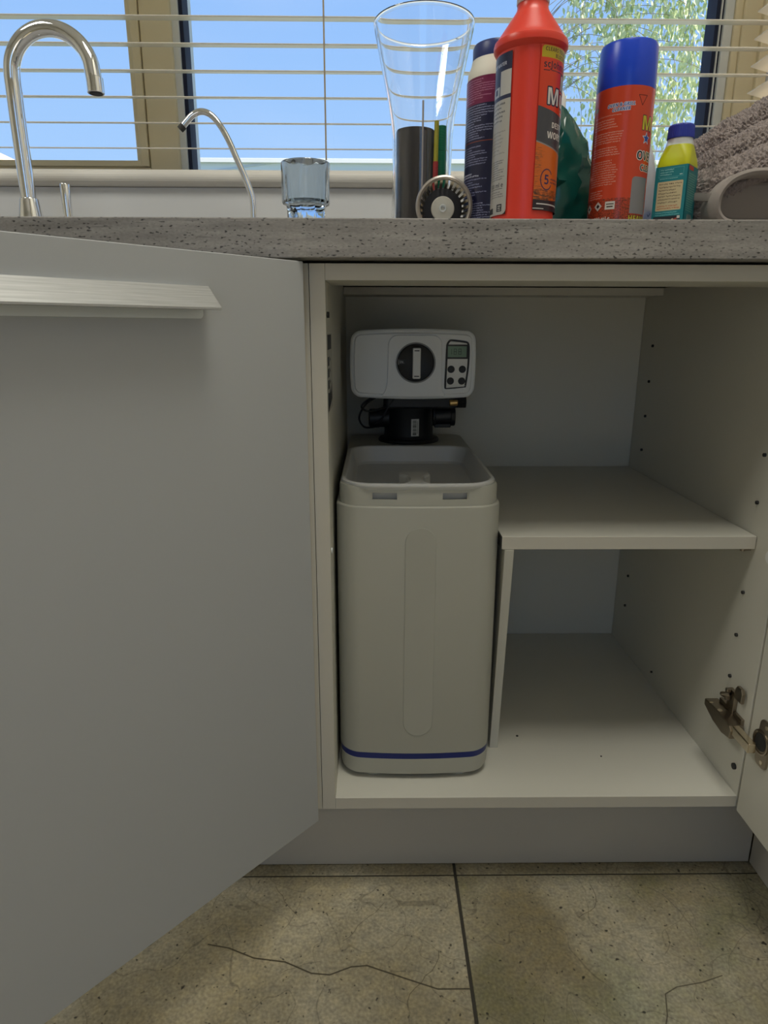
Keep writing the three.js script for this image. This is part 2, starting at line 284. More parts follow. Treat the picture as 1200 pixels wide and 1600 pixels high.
{ // open cupboard with the softener
  const t = thing('base_cabinet', 'open kitchen base cupboard with the water softener inside and its door swung out', 'cabinet', [300, 150, -258]);
  obj('side_panel', box(0, 18, 150, 870, -516, 0, 0.6), M.melamine, t); obj('side_panel', box(582, 600, 150, 870, -516, 0, 0.6), M.melamine, t);
  obj('bottom_panel', box(18, 582, 150, 168, -516, 0, 0.6), M.melamine, t);
  obj('back_panel', box(18, 582, 168, 870, -522, -516, 0.3), M.melamine, t);
  obj('front_rail', box(18, 582, 852, 870, -100, 0, 0.6), M.melamine, t); obj('rear_rail', box(18, 582, 857, 870, -516, -436, 0.6), M.melamine, t);
  obj('edge_strip', [box(0.3, 17.7, 150.3, 869.7, -0.5, 0.6, 0.2), box(18.2, 581.8, 150.3, 167.7, -0.5, 0.6, 0.2), box(18.2, 581.8, 852.3, 869.7, -0.5, 0.6, 0.2)], M.edge, t, 'slightly darker front edging');
  const hs = []; for (let k = 0; k < 10; k++) { const y = 258.6 + k * 64; if (y > 820 || Math.abs(y - 514) < 10) continue; hs.push(hole(582, y, -59), hole(582, y, -457)); }
  hs.push(hole(582, 193, -304, 2), hole(582, 204.7, -15.5, 4.5), cyl(2, 2, [301.8, 168, -143.7]), cyl(1.3, 2, [420, 168, -90]), hole(18, 815, -14, 3.5));
  for (const h of hs) obj('drilled_hole', h, M.dark, t);
  obj('cam_plug', cyl(4, 2, [18.6, 526, -17.7], 'x'), M.plate, t);
  // printed sticker on the inside of the left side panel
  const st = canvasTex(256, 512, (c, w, h) => {
    c.fillStyle = '#cfcec4'; c.fillRect(0, 0, w, h); c.fillStyle = '#080b14';
    c.fillRect(14, 8, 200, 96); for (let k = 0; k < 3; k++) { c.fillRect(14, 150 + k * 76, 80, 58); c.beginPath(); c.moveTo(120, 150 + k * 76); c.lineTo(165, 172 + k * 76); c.lineTo(120, 190 + k * 76); c.fill(); }
    c.beginPath(); c.moveTo(14, 380); c.lineTo(90, 392); c.lineTo(120, 340); c.lineTo(150, 400); c.lineTo(215, 330); c.lineTo(240, 450); c.lineTo(40, 506); c.lineTo(14, 506); c.fill();
  });
  const pg = new THREE.PlaneGeometry(82, 92); pg.rotateY(Math.PI / 2); pg.translate(18.25, 748, -49);
  obj('sticker', pg, mat([0.8, 0.8, 0.8], 0.5, { map: st }), t, 'sticker with black bars and an arrow');
  // door, swung out square to the front, hinged on the right
  const d = obj('door', box(582, 601, 147, 867, 4, 500, 1.2), M.melamine, t);
  obj('bumper', [cyl(10.5, 20, [572, 527, 15], 'x', 10.5, 28, 3), cyl(3, 2, [562, 527, 15], 'x')], M.white, d, 'round white plastic bumper');
  { // hinge: arm on the side panel, cup on the door
    const hy = 288, arm = ext([[-78, -13], [-40, -10], [-8, -13], [-3, -19], [-4, -31], [-24, -35], [-50, -32], [-78, -22]].map(([z, y]) => [z, y + 6]), 20, 1.2); arm.rotateY(-Math.PI / 2);
    // arm outline was drawn in (z, y); after the turn x = -depth
    const A = arm.clone(); A.translate(580, hy - 6, 0);
    const hg = obj('hinge', [A, box(576, 582, hy - 30, hy + 22, -50, -32, 1.2), box(577, 582, hy - 26, hy - 6, -70, -10, 1)], M.nickel, t, 'dark nickel concealed hinge');
    const wing = ext([[-9, -6], [9, -6], [9, 8], [5, 14], [-5, 14], [-9, 8]], 5, 0.8); wing.rotateY(-Math.PI / 2); wing.translate(578, hy + 24, -20);
    obj('clip', [wing, box(569, 575, hy + 6, hy + 24, -46, -40, 1.2), tube([[574, hy + 6, -54], [566, hy + 14, -46], [572, hy + 18, -36]], 3, 12, 8)], M.nickel, hg);
    for (const g of [cyl(3.6, 1.5, [564, hy - 12.6, -64], 'y'), cyl(3.6, 1.5, [564, hy - 10.6, -42], 'y'), cyl(3, 1.5, [577, hy + 30, -20], 'x'), cyl(3, 1.5, [577, hy - 12, -43], 'x')]) obj('screw', g, M.brightNickel, hg);
    const lk = box(562, 573, hy - 25, hy - 11, -6, 38, 1.6); obj('link', lk, M.brightNickel, hg, 'bright hinge link');
    const fl = ext(rrect(-13, 13, -33, 33, 9), 3, 0.8); fl.rotateY(-Math.PI / 2); fl.translate(582, hy - 10, 40);
    const ring = lathe([[17, 0], [17, 3], [15, 3.6], [13.5, 2], [12.5, -9], [0, -9.5]], 32, [0, 0, 0]); ring.rotateZ(Math.PI / 2); ring.translate(581, hy - 10, 35);
    const cp = obj('hinge_cup', [fl, ring], M.nickel, d, 'hinge cup and flange');
    cp.userData.label = 'dark nickel hinge cup';
    obj('cup_well', cyl(12, 2, [579.5, hy - 10, 35], 'x'), M.dark, d); for (const g of [cyl(3, 1.6, [578.8, hy + 16, 43], 'x'), cyl(3, 1.6, [578.8, hy - 35, 43], 'x')]) obj('screw', g, M.brightNickel, d);
  }
  const sh = thing('cabinet_shelf', 'white cut-down shelf beside the softener inside the open cupboard', 'shelf', [411, 517, -282]);
  obj('shelf_board', box(242, 581, 517, 535, -515, -48, 0.6), M.melamine, sh); obj('edge_strip', box(243, 580.5, 517.4, 534.6, -48.3, -47.4, 0.2), M.edge, sh);
  obj('raw_end', box(240.6, 242.2, 517.5, 534.5, -514, -48.5, 0.2), M.dark, sh, 'dark unedged sawn end');
  obj('shelf_pin', [cyl(2.6, 14, [575, 514.4, -59], 'x'), cyl(3.4, 5, [571, 513.5, -59], 'y')], M.nickel, sh);
  const dv = thing('divider_panel', 'loose white upright board leaning under the shelf end behind the softener', 'panel', [252, 168, -300]);
  const P = (z0, z1) => [[[246 + 6.5, 168.2, z0 - 68], [258 + 6.5, 168.2, z0 - 68], [258 + 6.5, 168.2, z1], [246 + 6.5, 168.2, z1]], [[246, 516.8, z0], [258, 516.8, z0], [258, 516.8, z1], [246, 516.8, z1]]];
  obj('board', loft(P(-45.5, -505).map((r) => r.slice().reverse()), true, true, 0.1), M.melamine, dv);
}
{ // neighbouring cupboard, its door ajar towards the camera
  const t = thing('base_cabinet', 'closed-off neighbouring base cupboard with its wide pale door standing ajar', 'cabinet', [-300, 150, -258]);
  obj('side_panel', box(-18.4, -0.6, 150, 870, -516, 0, 0.6), M.edge, t); obj('side_panel', box(-600, -582, 150, 870, -516, 0, 0.6), M.melamine, t);
  obj('bottom_panel', box(-582, -18.4, 150, 168, -516, 0, 0.6), M.melamine, t); obj('back_panel', box(-582, -18.4, 168, 870, -522, -516, 0.3), M.melamine, t); obj('front_rail', box(-582, -18.4, 852, 870, -100, 0, 0.6), M.melamine, t);
  const A = 41.6 * Math.PI / 180, turn = (g) => { g.rotateY(Math.PI / 2 - A); g.translate(-4, 0, 20); return g; };   // local -x runs along the door away from the hinge, local z is its outside
  // the frame turns so that local -x points to (-sin A, 0, cos A)
  const d = obj('door', turn(box(-595, 0, 147, 870, -19, 0, 1.0)), M.front, t);
  const hp = ext([[0, 0], [2.5, 0], [2.5, 26.5], [6, 28.5], [26, 8.2], [26.8, 10.0], [6.8, 30.3], [3, 31], [0, 31]], 420, 0.25);
  hp.rotateY(-Math.PI / 2);                                     // (x, y) profile -> (z, y), length along -x
  hp.translate(-131, 809, 0);
  obj('handle', turn((() => { const g = ext([[2.2, 25.4], [5.4, 27.9], [24.2, 8.2], [25.6, 8.6], [25.4, 10.4], [6.4, 30.2], [2.6, 29.4]], 430, 0.3); g.rotateY(-Math.PI / 2); g.translate(-128, 808, 0); return muv(g); })()), M.aluminium, d, 'brushed aluminium strip handle');
  obj('handle_plate', turn((() => { const g = ext(rrect(-560, -133, 808.5, 838, 4), 2.4, 0.5); return g; })()), M.plate, d, 'flat backplate of the handle');
}
tag(obj('plinth', box(-2600, 654, 1.5, 149, -75, -57, 0.6), M.plinth), 'long pale plinth board under the open cupboard', 'plinth');
tag(obj('plinth', box(655, 673, 1.5, 149, -56, 1500, 0.6), M.plinth), 'short plinth return in the corner below the right-hand door', 'plinth');
{
  const t = thing('base_cabinet', 'base cupboard turned along the side wall behind the hinged door', 'cabinet', [715, 150, 400]);
  obj('side_panel', box(625, 812, 150, 870, 30, 48, 0.6), M.melamine, t); obj('side_panel', box(625, 812, 150, 870, 740, 758, 0.6), M.melamine, t); obj('bottom_panel', box(625, 812, 150, 168, 48, 740, 0.6), M.melamine, t);
  obj('door', box(605, 624, 152, 868, 31, 393, 1), M.front, t); obj('door', box(605, 624, 152, 868, 396, 757, 1), M.front, t);
}
// ---------------------------------------------------------------- water softener
{
  const t = thing('water_softener', 'pale grey cabinet water softener with a blue band standing in the open cupboard', 'water softener', [131, 168, -263]);
  const o = rrect(22, 240.5, 44, 490, 30, [0, 0, 0, 8], 9, 10), L = (d, y) => level(inset(o, d), y);
  const Y0 = 172;
  obj('base', loft([L(16, Y0), L(8, Y0 + 1), L(3, Y0 + 5), L(1.2, Y0 + 12), L(0.6, 203), L(2.2, 203.4)], true, true, 0.5), M.body, t);
  obj('band', loft([L(1.0, 203.2), L(0.9, 212.6)], true, true, 0.5), M.blueBand, t, 'dark blue band round the foot');
  obj('body', loft([L(2.2, 212.2), L(0.5, 212.8), L(0, 216), L(0, 574), L(0.5, 577), L(2, 578.4), L(5, 578.4)], true, true, 0.5), M.body, t);
  const st = []; for (let i = 0; i <= 16; i++) { const a = Math.PI * i / 16; st.push([133.6 + 20.5 * Math.cos(a), 530 + 20.5 * Math.sin(a)]); } for (let i = 0; i <= 16; i++) { const a = Math.PI + Math.PI * i / 16; st.push([133.6 + 20.5 * Math.cos(a), 263 + 20.5 * Math.sin(a)]); }
  const pn = ext(st, 4.6, 0.7); pn.translate(0, 0, -39.6); obj('raised_panel', pn, M.body, t);
  for (const [x, z] of [[70, -66], [195, -66], [70, -455], [195, -455]]) obj('foot', cyl(17, 5, [x, 170.6, z], 'y', 17, 28), M.body, t);
  // collar with two finger slots, cut out
  const ev = new Evaluator(); ev.attributes = ['position', 'normal', 'uv'];
  let col = new Brush(loft([L(4.5, 576), L(4.5, 601), L(5.5, 604), L(8, 604.6)], true, true, 0.5)); col.updateMatrixWorld();
  for (const [a, b, s] of [[64, 102, 1], [161, 199, -1]]) {
    const g = ext(s > 0 ? [[a, -42], [b, -56], [b, -30], [a, -30]] : [[a, -56], [b, -42], [b, -30], [a, -30]], 9, 0); g.rotateX(Math.PI / 2); g.translate(0, 596, 0);
    const p = g.attributes.position; // outline was drawn as (x, z)
    const c = new Brush(join([g])); c.updateMatrixWorld(); col = ev.evaluate(col, c, SUBTRACTION); col.updateMatrixWorld();
  }
  const pit = new Brush(loft([level(rrect(33, 230, 48, 328, 36, [0, 0, 0, 6]), 560), level(rrect(33, 230, 48, 328, 36, [0, 0, 0, 6]), 620)], true, true, 0.5)); pit.updateMatrixWorld();
  col = ev.evaluate(col, pit, SUBTRACTION);
  obj('collar', col.geometry, M.body, t);
  const q = rrect(28.5, 234, 43, 333, 40, [0, 0, 0, 6], 9, 10), K = (d, y) => level(inset(q, d), y);
  const lid = obj('lid', loft([K(6, 598), K(0.8, 603), K(0, 605.5), K(0.5, 607.5), K(2, 608.3), K(5.2, 608.3), K(7, 607), K(8.2, 603), K(13, 583), K(17, 579.5), K(26, 578.5)], false, true, 0.6), M.lid, t, 'whiter recessed lid tray');
  const hb = ext([[-20, 0], [20, 0], [22, 6], [19, 16], [12, 26], [10.5, 44], [13, 60], [22, 74], [22, 84], [17, 90], [-17, 90], [-22, 84], [-22, 74], [-13, 60], [-10.5, 44], [-12, 26], [-19, 16], [-22, 6]], 24, 3.5); hb.rotateX(-Math.PI / 2); hb.translate(129.5, 579, -54);
  obj('handle', hb, M.lid, lid);
  // control head
  const hs = rrect(35.5, 234.5, 692.5, 796.5, 15, [2, 4, 3, 4], 8, 10);
  const mk = (pts, z0, z1, b) => { const g = ext(pts, z1 - z0, b); g.translate(0, 0, z0); return g; };
  const hd = obj('control_head', [mk(hs, -368, -306, 3.5)], M.head, t, 'light grey control head');
  obj('face_plate', mk(inset(hs, 7), -310, -302.6, 1.4), M.head, hd);
  const arch = []; arch.push([84, 693.5], [90, 703], [93, 716], [94, 750], [95, 775]); for (let i = 0; i <= 8; i++) { const a = Math.PI - Math.PI / 2 * i / 8; arch.push([110 + 15 * Math.cos(a), 775 + 15 * Math.sin(a)]); } for (let i = 0; i <= 8; i++) { const a = Math.PI / 2 - Math.PI / 2 * i / 8; arch.push([165 + 15 * Math.cos(a), 775 + 15 * Math.sin(a)]); } arch.push([181, 750], [181, 716], [183, 703], [187, 693.5]);
  const ringHole = []; for (let i = 0; i < 40; i++) { const a = -2 * Math.PI * i / 40; ringHole.push([138.5 + 33 * Math.cos(a), 747 + 33 * Math.sin(a)]); }
  const cp = ext(arch, 5.5, 0.9, [ringHole]); cp.translate(0, 0, -304.4); obj('center_panel', cp, M.head, hd);
  obj('dial_well', cyl(33.3, 2, [138.5, 747, -301.5], 'z', 33.3, 48), mat([0.3, 0.31, 0.32], 0.6), hd, 'grey ring round the dial');
  obj('dial', lathe([[0, 0], [29.5, 0], [29.5, 4], [28.5, 5], [27.5, 4.4], [0, 4.4]], 56).rotateX(Math.PI / 2).translate(138.5, 747, -300.6), M.black, hd, 'round black dial');
  obj('dial_bar', box(133.2, 146, 722.5, 770.5, -297, -290, 1.6), M.white, hd, 'white grip bar');
  for (const y of [765.4, 725.6]) obj('bar_mark', box(135.8, 143.6, y, y + 1.6, -290.2, -289.7, 0), M.black, hd);
  const tk = canvasTex(96, 64, (c, w, h) => { c.fillStyle = '#0b0c0f'; c.fillRect(0, 0, w, h); c.fillStyle = '#c9ccd0'; c.fillRect(0, 0, 9, h); c.font = 'bold 40px sans-serif'; c.fillText('IN.', 18, 46); });
  const tg = new THREE.PlaneGeometry(13, 9); tg.translate(116.5, 748.5, -295.9); obj('dial_mark', tg, mat([0.7, 0.7, 0.7], 0.5, { map: tk }), hd);
  const dp = [[189, 705.5], [217, 708], [221, 711], [224.5, 742], [224.5, 772], [220, 780.5], [196, 783.5], [191, 782], [187, 774], [186.2, 740], [185.5, 710]];
  const sm = (p) => new THREE.CatmullRomCurve3(p.map(([x, y]) => V(x, y)), true, 'catmullrom', 0.35).getPoints(64).slice(0, -1).map((v) => [v.x, v.y]);
  const dg = ext(sm(dp), 1.6, 0.2); dg.translate(0, 0, -302.8); obj('display_border', dg, M.black, hd, 'black outline of the display');
  const dg2 = ext(inset(sm(dp), 3.1), 1.8, 0.2); dg2.translate(0, 0, -302.6); obj('display_panel', dg2, M.white, hd);
  obj('screen_bezel', box(186.8, 222, 753.4, 775.6, -301.5, -300.2, 0.4), M.black, hd);
  const lcd = canvasTex(128, 80, (c, w, h) => { c.fillStyle = '#86a892'; c.fillRect(0, 0, w, h); c.strokeStyle = 'rgba(52,74,62,0.75)'; c.lineWidth = 4; const seg = (x) => { c.strokeRect(x, 20, 16, 20); c.strokeRect(x, 40, 16, 20); }; c.beginPath(); c.moveTo(26, 20); c.lineTo(26, 60); c.stroke(); seg(42); seg(74); });
  const lg = new THREE.PlaneGeometry(30, 17); lg.translate(204.6, 764.6, -300.05); obj('screen', lg, mat([0.75, 0.75, 0.75], 0.25, { map: lcd }), hd, 'green grey display');
  for (const [x, y] of [[195.6, 737], [213.8, 737], [195, 718.5], [213.2, 718.5]]) { obj('button', cyl(5.8, 2.4, [x, y, -300], 'z', 5.2, 28, 0.5), M.black, hd); }
  // valve body, ports, wires
  const vb = obj('valve_body', [lathe([[0, 604], [54, 604], [55, 607], [53, 610], [47, 612], [44, 616], [43, 655], [46, 660], [46, 690], [0, 692]], 48, [134, 0, -412]), box(92, 212, 668, 694, -420, -345, 5)], M.black, t, 'black plastic valve body');
  obj('port', [lathe([[0, 0], [17, 0], [17, 3], [14.5, 4], [14.5, 30], [17, 31], [17, 36], [16, 38], [8, 38], [7, 30], [0, 30]], 28).rotateZ(-Math.PI / 2).translate(174, 653, -372), box(176, 205, 634, 641, -384, -362, 2)], M.black, vb);
  obj('port', lathe([[0, 0], [16, 0], [16, 34], [13, 36], [0, 36]], 28).rotateZ(Math.PI / 2).translate(98, 648, -385), M.black, vb);
  obj('hex_nut', cyl(11, 18, [220, 679, -360], 'x', 11, 6), M.black, vb);
  obj('brass_fitting', cyl(5.2, 14, [206, 679, -343], 'x', 5.2, 20, 1.2), M.brass, vb, 'small brass fitting');
  for (const w of [[[98, 690, -350], [66, 686, -345], [50, 672, -345], [60, 664, -350], [92, 668, -372]], [[84, 692, -350], [58, 676, -350], [46, 652, -352], [54, 636, -360], [80, 632, -390]], [[110, 690, -346], [96, 672, -346], [84, 650, -352], [74, 640, -365]]]) obj('wire', tube(w, 1.7, 40, 8), M.rubber, vb);
  const bc = canvasTex(64, 150, (c, w, h) => { c.fillStyle = '#d8dad6'; c.fillRect(0, 0, w, h); c.fillStyle = '#15161a'; for (let y = 14; y < h - 14;) { const k = 2 + Math.floor(rnd() * 5); c.fillRect(12, y, 30, k); y += k + 2 + Math.floor(rnd() * 4); } for (let y = 20; y < h - 20; y += 7) c.fillRect(48, y, 5, 4); });
  const lw = wedge(44.4, 618, 648, 3, 21, [134, -412], 8); obj('barcode_label', lw, mat([0.85, 0.85, 0.85], 0.5, { map: bc }), vb, 'small white barcode label');
}

// ---------------------------------------------------------------- taps
{
  const t = thing('kitchen_tap', 'tall chrome swan neck sink tap, the larger of the two taps', 'tap', [-506, 913, -430]);
  obj('base', lathe([[0, 913], [27, 913], [27, 917], [25, 921], [18.6, 984], [14.4, 1007], [12, 1008.5], [0, 1008.5]], 48, [-506, 0, -430]), M.chrome, t);
  const p = [[-506, 1000, -430], [-507, 1060, -430], [-508, 1120, -430], [-508, 1170, -430]]; for (let i = 0; i <= 10; i++) { const a = Math.PI - Math.PI * i / 10; p.push([-441 + 67 * Math.cos(a), 1186 + 67 * Math.sin(a), -430 + i * 1.2]); } p.push([-373, 1176, -418]);
  obj('spout', tube(p, 12.3, 120, 28), M.chrome, t);
  obj('aerator', cyl(13, 23, [-372.4, 1172, -418], 'y', 12.8, 36, 0.8), M.chrome, t); obj('outlet', cyl(10, 2, [-372.4, 1160.6, -418], 'y', 10, 28), M.dark, t, 'dark outlet opening');
}
tag(obj('lever_handle', lathe([[0, 913], [14, 913], [14, 916], [6.5, 920], [6.2, 965], [7.9, 1000], [7.6, 1030], [6.8, 1031.2], [0, 1031.2]], 32, [-444, 0, -430]), M.chrome), 'short chrome lever post standing beside the tall sink tap', 'tap lever');
{
  const t = thing('filter_tap', 'slim chrome drinking water tap, the smaller of the two taps', 'tap', [-132, 913, -430]);
  const pts = [[-132, 914], [-132, 980], [-133, 1010], [-143, 1041], [-154.5, 1068], [-169.5, 1102], [-184, 1125], [-196, 1136], [-209, 1139.5], [-222.5, 1135], [-234.5, 1124.5], [-243, 1115.5]].map(([x, y]) => [x, y, -430]);
  obj('spout', tube(pts, 5, 120, 20), M.chrome, t); obj('base', lathe([[0, 913], [17, 913], [17, 917], [9, 922], [7, 940], [5.2, 944], [0, 944]], 36, [-132, 0, -430]), M.chrome, t);
  const n = cyl(5.8, 9, [0, 0, 0], 'y', 5.8, 24); n.rotateZ(-0.72 + Math.PI / 2 - 0.1); n.rotateZ(Math.PI / 2); n.translate(-242.5, 1116, -430); obj('nozzle', n, M.dark, t, 'dark nozzle tip');
}
// ---------------------------------------------------------------- glassware and what stands in it
{
  const N = 72, fac = (r, k) => Array.from({ length: N }, (_, i) => { const a = 2 * Math.PI * i / N, s = 2 * Math.PI / 9, m = ((a + s / 2) % s) - s / 2, rr = r * (1 - k + k * Math.cos(Math.PI / 9) / Math.cos(m) / 0.985); return [rr * Math.cos(a), rr * Math.sin(a)]; });
  const R = (r, y, k) => level(fac(r, k), y).map(([x, yy, z]) => [x - 20, yy, z - 200]);
  const g = loft([R(20, 913.2, 0), R(24.5, 913.2, 0.4), R(25.5, 915, 1), R(26.2, 958, 1), R(27.2, 961, 0.8), R(31.6, 963, 0.8), R(32.8, 966, 0.9), R(33.0, 1000, 0.6), R(33.1, 1008, 0.1), R(33.1, 1013, 0), R(32.4, 1014.2, 0), R(31.2, 1014.2, 0), R(30.6, 1013, 0), R(29.9, 972, 0), R(28.5, 967, 0), R(24, 964.5, 0)], true, true, 0.5);
  tag(obj('glass_tumbler', g, M.blueGlass), 'small faceted blue tinted glass tumbler beside the slim tap', 'glass');
  const pr = [[0, 913.2], [41, 913.2], [44, 914.5], [44, 917], [42.4, 930], [40.8, 950], [39.8, 985], [39.7, 1020], [40.2, 1045], [42.4, 1066], [46.6, 1090], [52.4, 1117], [59.5, 1150], [65, 1175.5], [64.6, 1177.3], [62.8, 1177.3], [61.8, 1176], [56.6, 1150], [49.6, 1117], [43.8, 1090], [39.4, 1066], [37, 1045], [36.4, 1020], [36.4, 985], [37, 950], [37.6, 932], [34, 926], [0, 924.5]];
  const sp = new THREE.SplineCurve(pr.slice(3, 14).map((p) => V2(...p))).getPoints(50), si = new THREE.SplineCurve(pr.slice(16, 26).map((p) => V2(...p))).getPoints(46);
  const prof = [...pr.slice(0, 3).map((p) => V2(...p)), ...sp, ...pr.slice(14, 16).map((p) => V2(...p)), ...si, V2(34, 926), V2(0, 924.5)].map((v) => [v.x, v.y]);
  tag(obj('glass_vase', lathe(prof, 120, [137, 0, -200], 1.0), M.glass), 'tall flared clear glass vase holding pens and a dark tube', 'vase');
  const tb = thing('storage_tube', 'dark grey tube standing inside the tall glass vase', 'tube', [129, 925.5, -205]);
  obj('tube', lathe([[0, 925.6], [25.4, 925.6], [26, 927], [26, 1052], [25, 1054], [23.5, 1053], [23.5, 1040], [0, 1040]], 48, [128, 0, -204]), mat([0.014, 0.013, 0.026], 0.75), tb);
  obj('groove', [wedge(26.2, 930, 1050, -58, -50, [128, -204], 4), wedge(26.2, 930, 1050, 12, 30, [128, -204], 6)], mat([0.10, 0.09, 0.11], 0.6), tb, 'paler stripe along the tube');
  const pen = thing('pen', 'slim yellow and red pen leaning in the glass vase', 'pen', [153, 926, -179]);
  obj('barrel', tube([[152.6, 927, -179], [153.4, 1012, -179]], 3.4, 6, 14), mat([0.7, 0.06, 0.06], 0.4), pen, 'red barrel'); obj('cap', tube([[153.4, 1012, -179], [154, 1060, -179.5]], 3, 6, 14), mat([0.75, 0.68, 0.06], 0.4), pen, 'yellow cap');
  const pen2 = thing('marker_pen', 'thick green marker pen standing in the glass vase', 'pen', [163, 926, -196]);
  obj('barrel', cyl(6.8, 100, [161.5, 977, -191], 'y', 6.8, 24), mat([0.005, 0.33, 0.15], 0.4), pen2); obj('cap', cyl(7.1, 30, [161.5, 1042, -191], 'y', 6.4, 24), mat([0.005, 0.33, 0.15], 0.4), pen2);
  const pen3 = thing('marker_pen', 'thin blue marker pen standing in the glass vase by the green one', 'pen', [168.5, 926, -207]);
  obj('barrel', cyl(3.6, 92, [167.2, 973, -205], 'y', 3.6, 20), mat([0.005, 0.16, 0.75], 0.4), pen3); obj('cap', cyl(4, 26, [167.2, 1032, -205], 'y', 3.4, 20), mat([0.005, 0.16, 0.75], 0.4), pen3);
  tag(obj('wooden_stick', tube([[136, 930, -176.5], [136, 1083, -176]], 1.2, 8, 8), mat([0.5, 0.36, 0.2], 0.7)), 'thin wooden stick standing upright in the glass vase', 'stick');
}
{ // basket strainer on its edge
  const t = thing('sink_strainer', 'round steel sink strainer with a black rubber ring standing on edge before the vase', 'strainer', [161, 913, -130]);
  const at = [161, 949, 0], zed = (g) => { g.rotateX(Math.PI / 2); g.translate(at[0], at[1], 0); return g; };
  obj('rim', zed(lathe([[31, -125], [35.4, -124], [36, -121.5], [35.2, -118.5], [33, -117.5], [31.4, -119], [30.6, -122.5], [31, -125]], 64)), mat([0.46, 0.42, 0.385], 0.3, { metalness: 0.7 }), t);
  const bg = ext([[30.8, -1.7], [32.8, -1.7], [25.4, -1.3], [23.6, -1.3]].map(() => [0, 0]).length ? [[0, -1.7], [1.6, -1.7], [1.6, 1.7], [0, 1.7]] : [], 24, 0.2);
  const bar = new THREE.BufferGeometry().copy(bg); { const p = bar.attributes.position; for (let i = 0; i < p.count; i++) { const k = p.getZ(i) / 24; p.setX(i, p.getX(i) + 23 + 8.4 * k); p.setZ(i, p.getZ(i) - 145); } bar.computeVertexNormals(); }
  for (let k = 0; k < 26; k++) { const g = bar.clone(); g.rotateZ(2 * Math.PI * k / 26); g.translate(at[0], at[1], 0); obj('bar', g, M.brightNickel, t); }
  obj('rubber_ring', zed(lathe([[14, -148], [25, -148], [25.4, -144], [24, -141.5], [15, -140.5], [14, -143], [14, -148]], 56)), M.rubber, t, 'black rubber ring');
  obj('plug', zed(lathe([[0, -148], [15, -148], [15.4, -141], [14, -139.6], [5.5, -139.4], [0, -139.6]], 48)), M.offWhite, t, 'cream plug disc'); obj('knob', zed(lathe([[2, -139.6], [4.6, -139.6], [5, -137], [4, -136], [2.6, -136.6], [2, -139.6]], 32)), M.plate, t);
}

// ---------------------------------------------------------------- printed containers
const squig = (c, x, y, w, rows, lh, col, th = 0.45, ragged = 0.3) => { c.fillStyle = col; for (let r = 0; r < rows; r++) { const e = x + w * (1 - rnd() * ragged); let q = x; while (q < e) { const l = Math.min(e - q, lh * (0.5 + rnd() * 2.2)); for (let s = q; s < q + l; s += lh * 0.5) c.fillRect(s, y + r * lh + (rnd() - 0.5) * lh * 0.16, lh * 0.34, lh * th * (0.75 + rnd() * 0.4)); q += l + lh * 0.32; } } };
const outlined = (c, s, x, y, font, fill, edge, w) => { c.font = font; c.lineJoin = 'round'; c.strokeStyle = edge; c.lineWidth = w; c.strokeText(s, x, y); c.fillStyle = fill; c.fillText(s, x, y); };
{ // navy bottle
  const t = thing('cleaner_bottle', 'navy round bottle with a blue screw cap and dense white small print', 'bottle', [226, 913, -150]);
  const a = [226, 0, -150];
  obj('bottle', lathe([[0, 913], [35, 913], [37, 915], [37, 920], [36.6, 1095], [36, 1103], [32.5, 1112], [31.5, 1117], [0, 1117]], 64, a), M.offWhite, t);
  const L = canvasTex(1024, 768, (c, w, h) => {
    c.fillStyle = '#1b1e40'; c.fillRect(0, 0, w, h); c.fillStyle = '#7a1f4c'; c.fillRect(0, 0, w, 128);
    for (let b = 0; b < 2; b++) { const x = 20 + b * 520; squig(c, x, 12, 470, 10, 11, '#c78fa8', 0.4); squig(c, x, 134, 470, 14, 12, '#aeb1cc', 0.42); c.fillStyle = '#a9502f'; c.fillRect(x, 306, 470, 3); squig(c, x, 314, 130, 1, 12, '#c9683c', 0.5); squig(c, x, 330, 460, 8, 12, '#a9acc8', 0.42); squig(c, x, 444, 140, 1, 12, '#c9683c', 0.5); squig(c, x, 460, 470, 2, 13, '#d5d7e6', 0.55); squig(c, x, 490, 440, 9, 13, '#9ea2c2', 0.42); squig(c, x, 612, 480, 12, 12, '#aeb1cc', 0.42, 0.15); }
  });
  L.wrapS = THREE.RepeatWrapping; obj('label', wedge(37.3, 917, 1094, -180, 180, [226, -150], 72), mat([0.85, 0.85, 0.9], 0.3, { map: L }), t, 'navy printed label');
  obj('cap', lathe([[0, 1112], [30.6, 1112], [31, 1113], [31, 1131], [29.6, 1134], [0, 1134.5]], 64, a), mat([0.02, 0.035, 0.16], 0.35), t, 'dark blue screw cap');
}
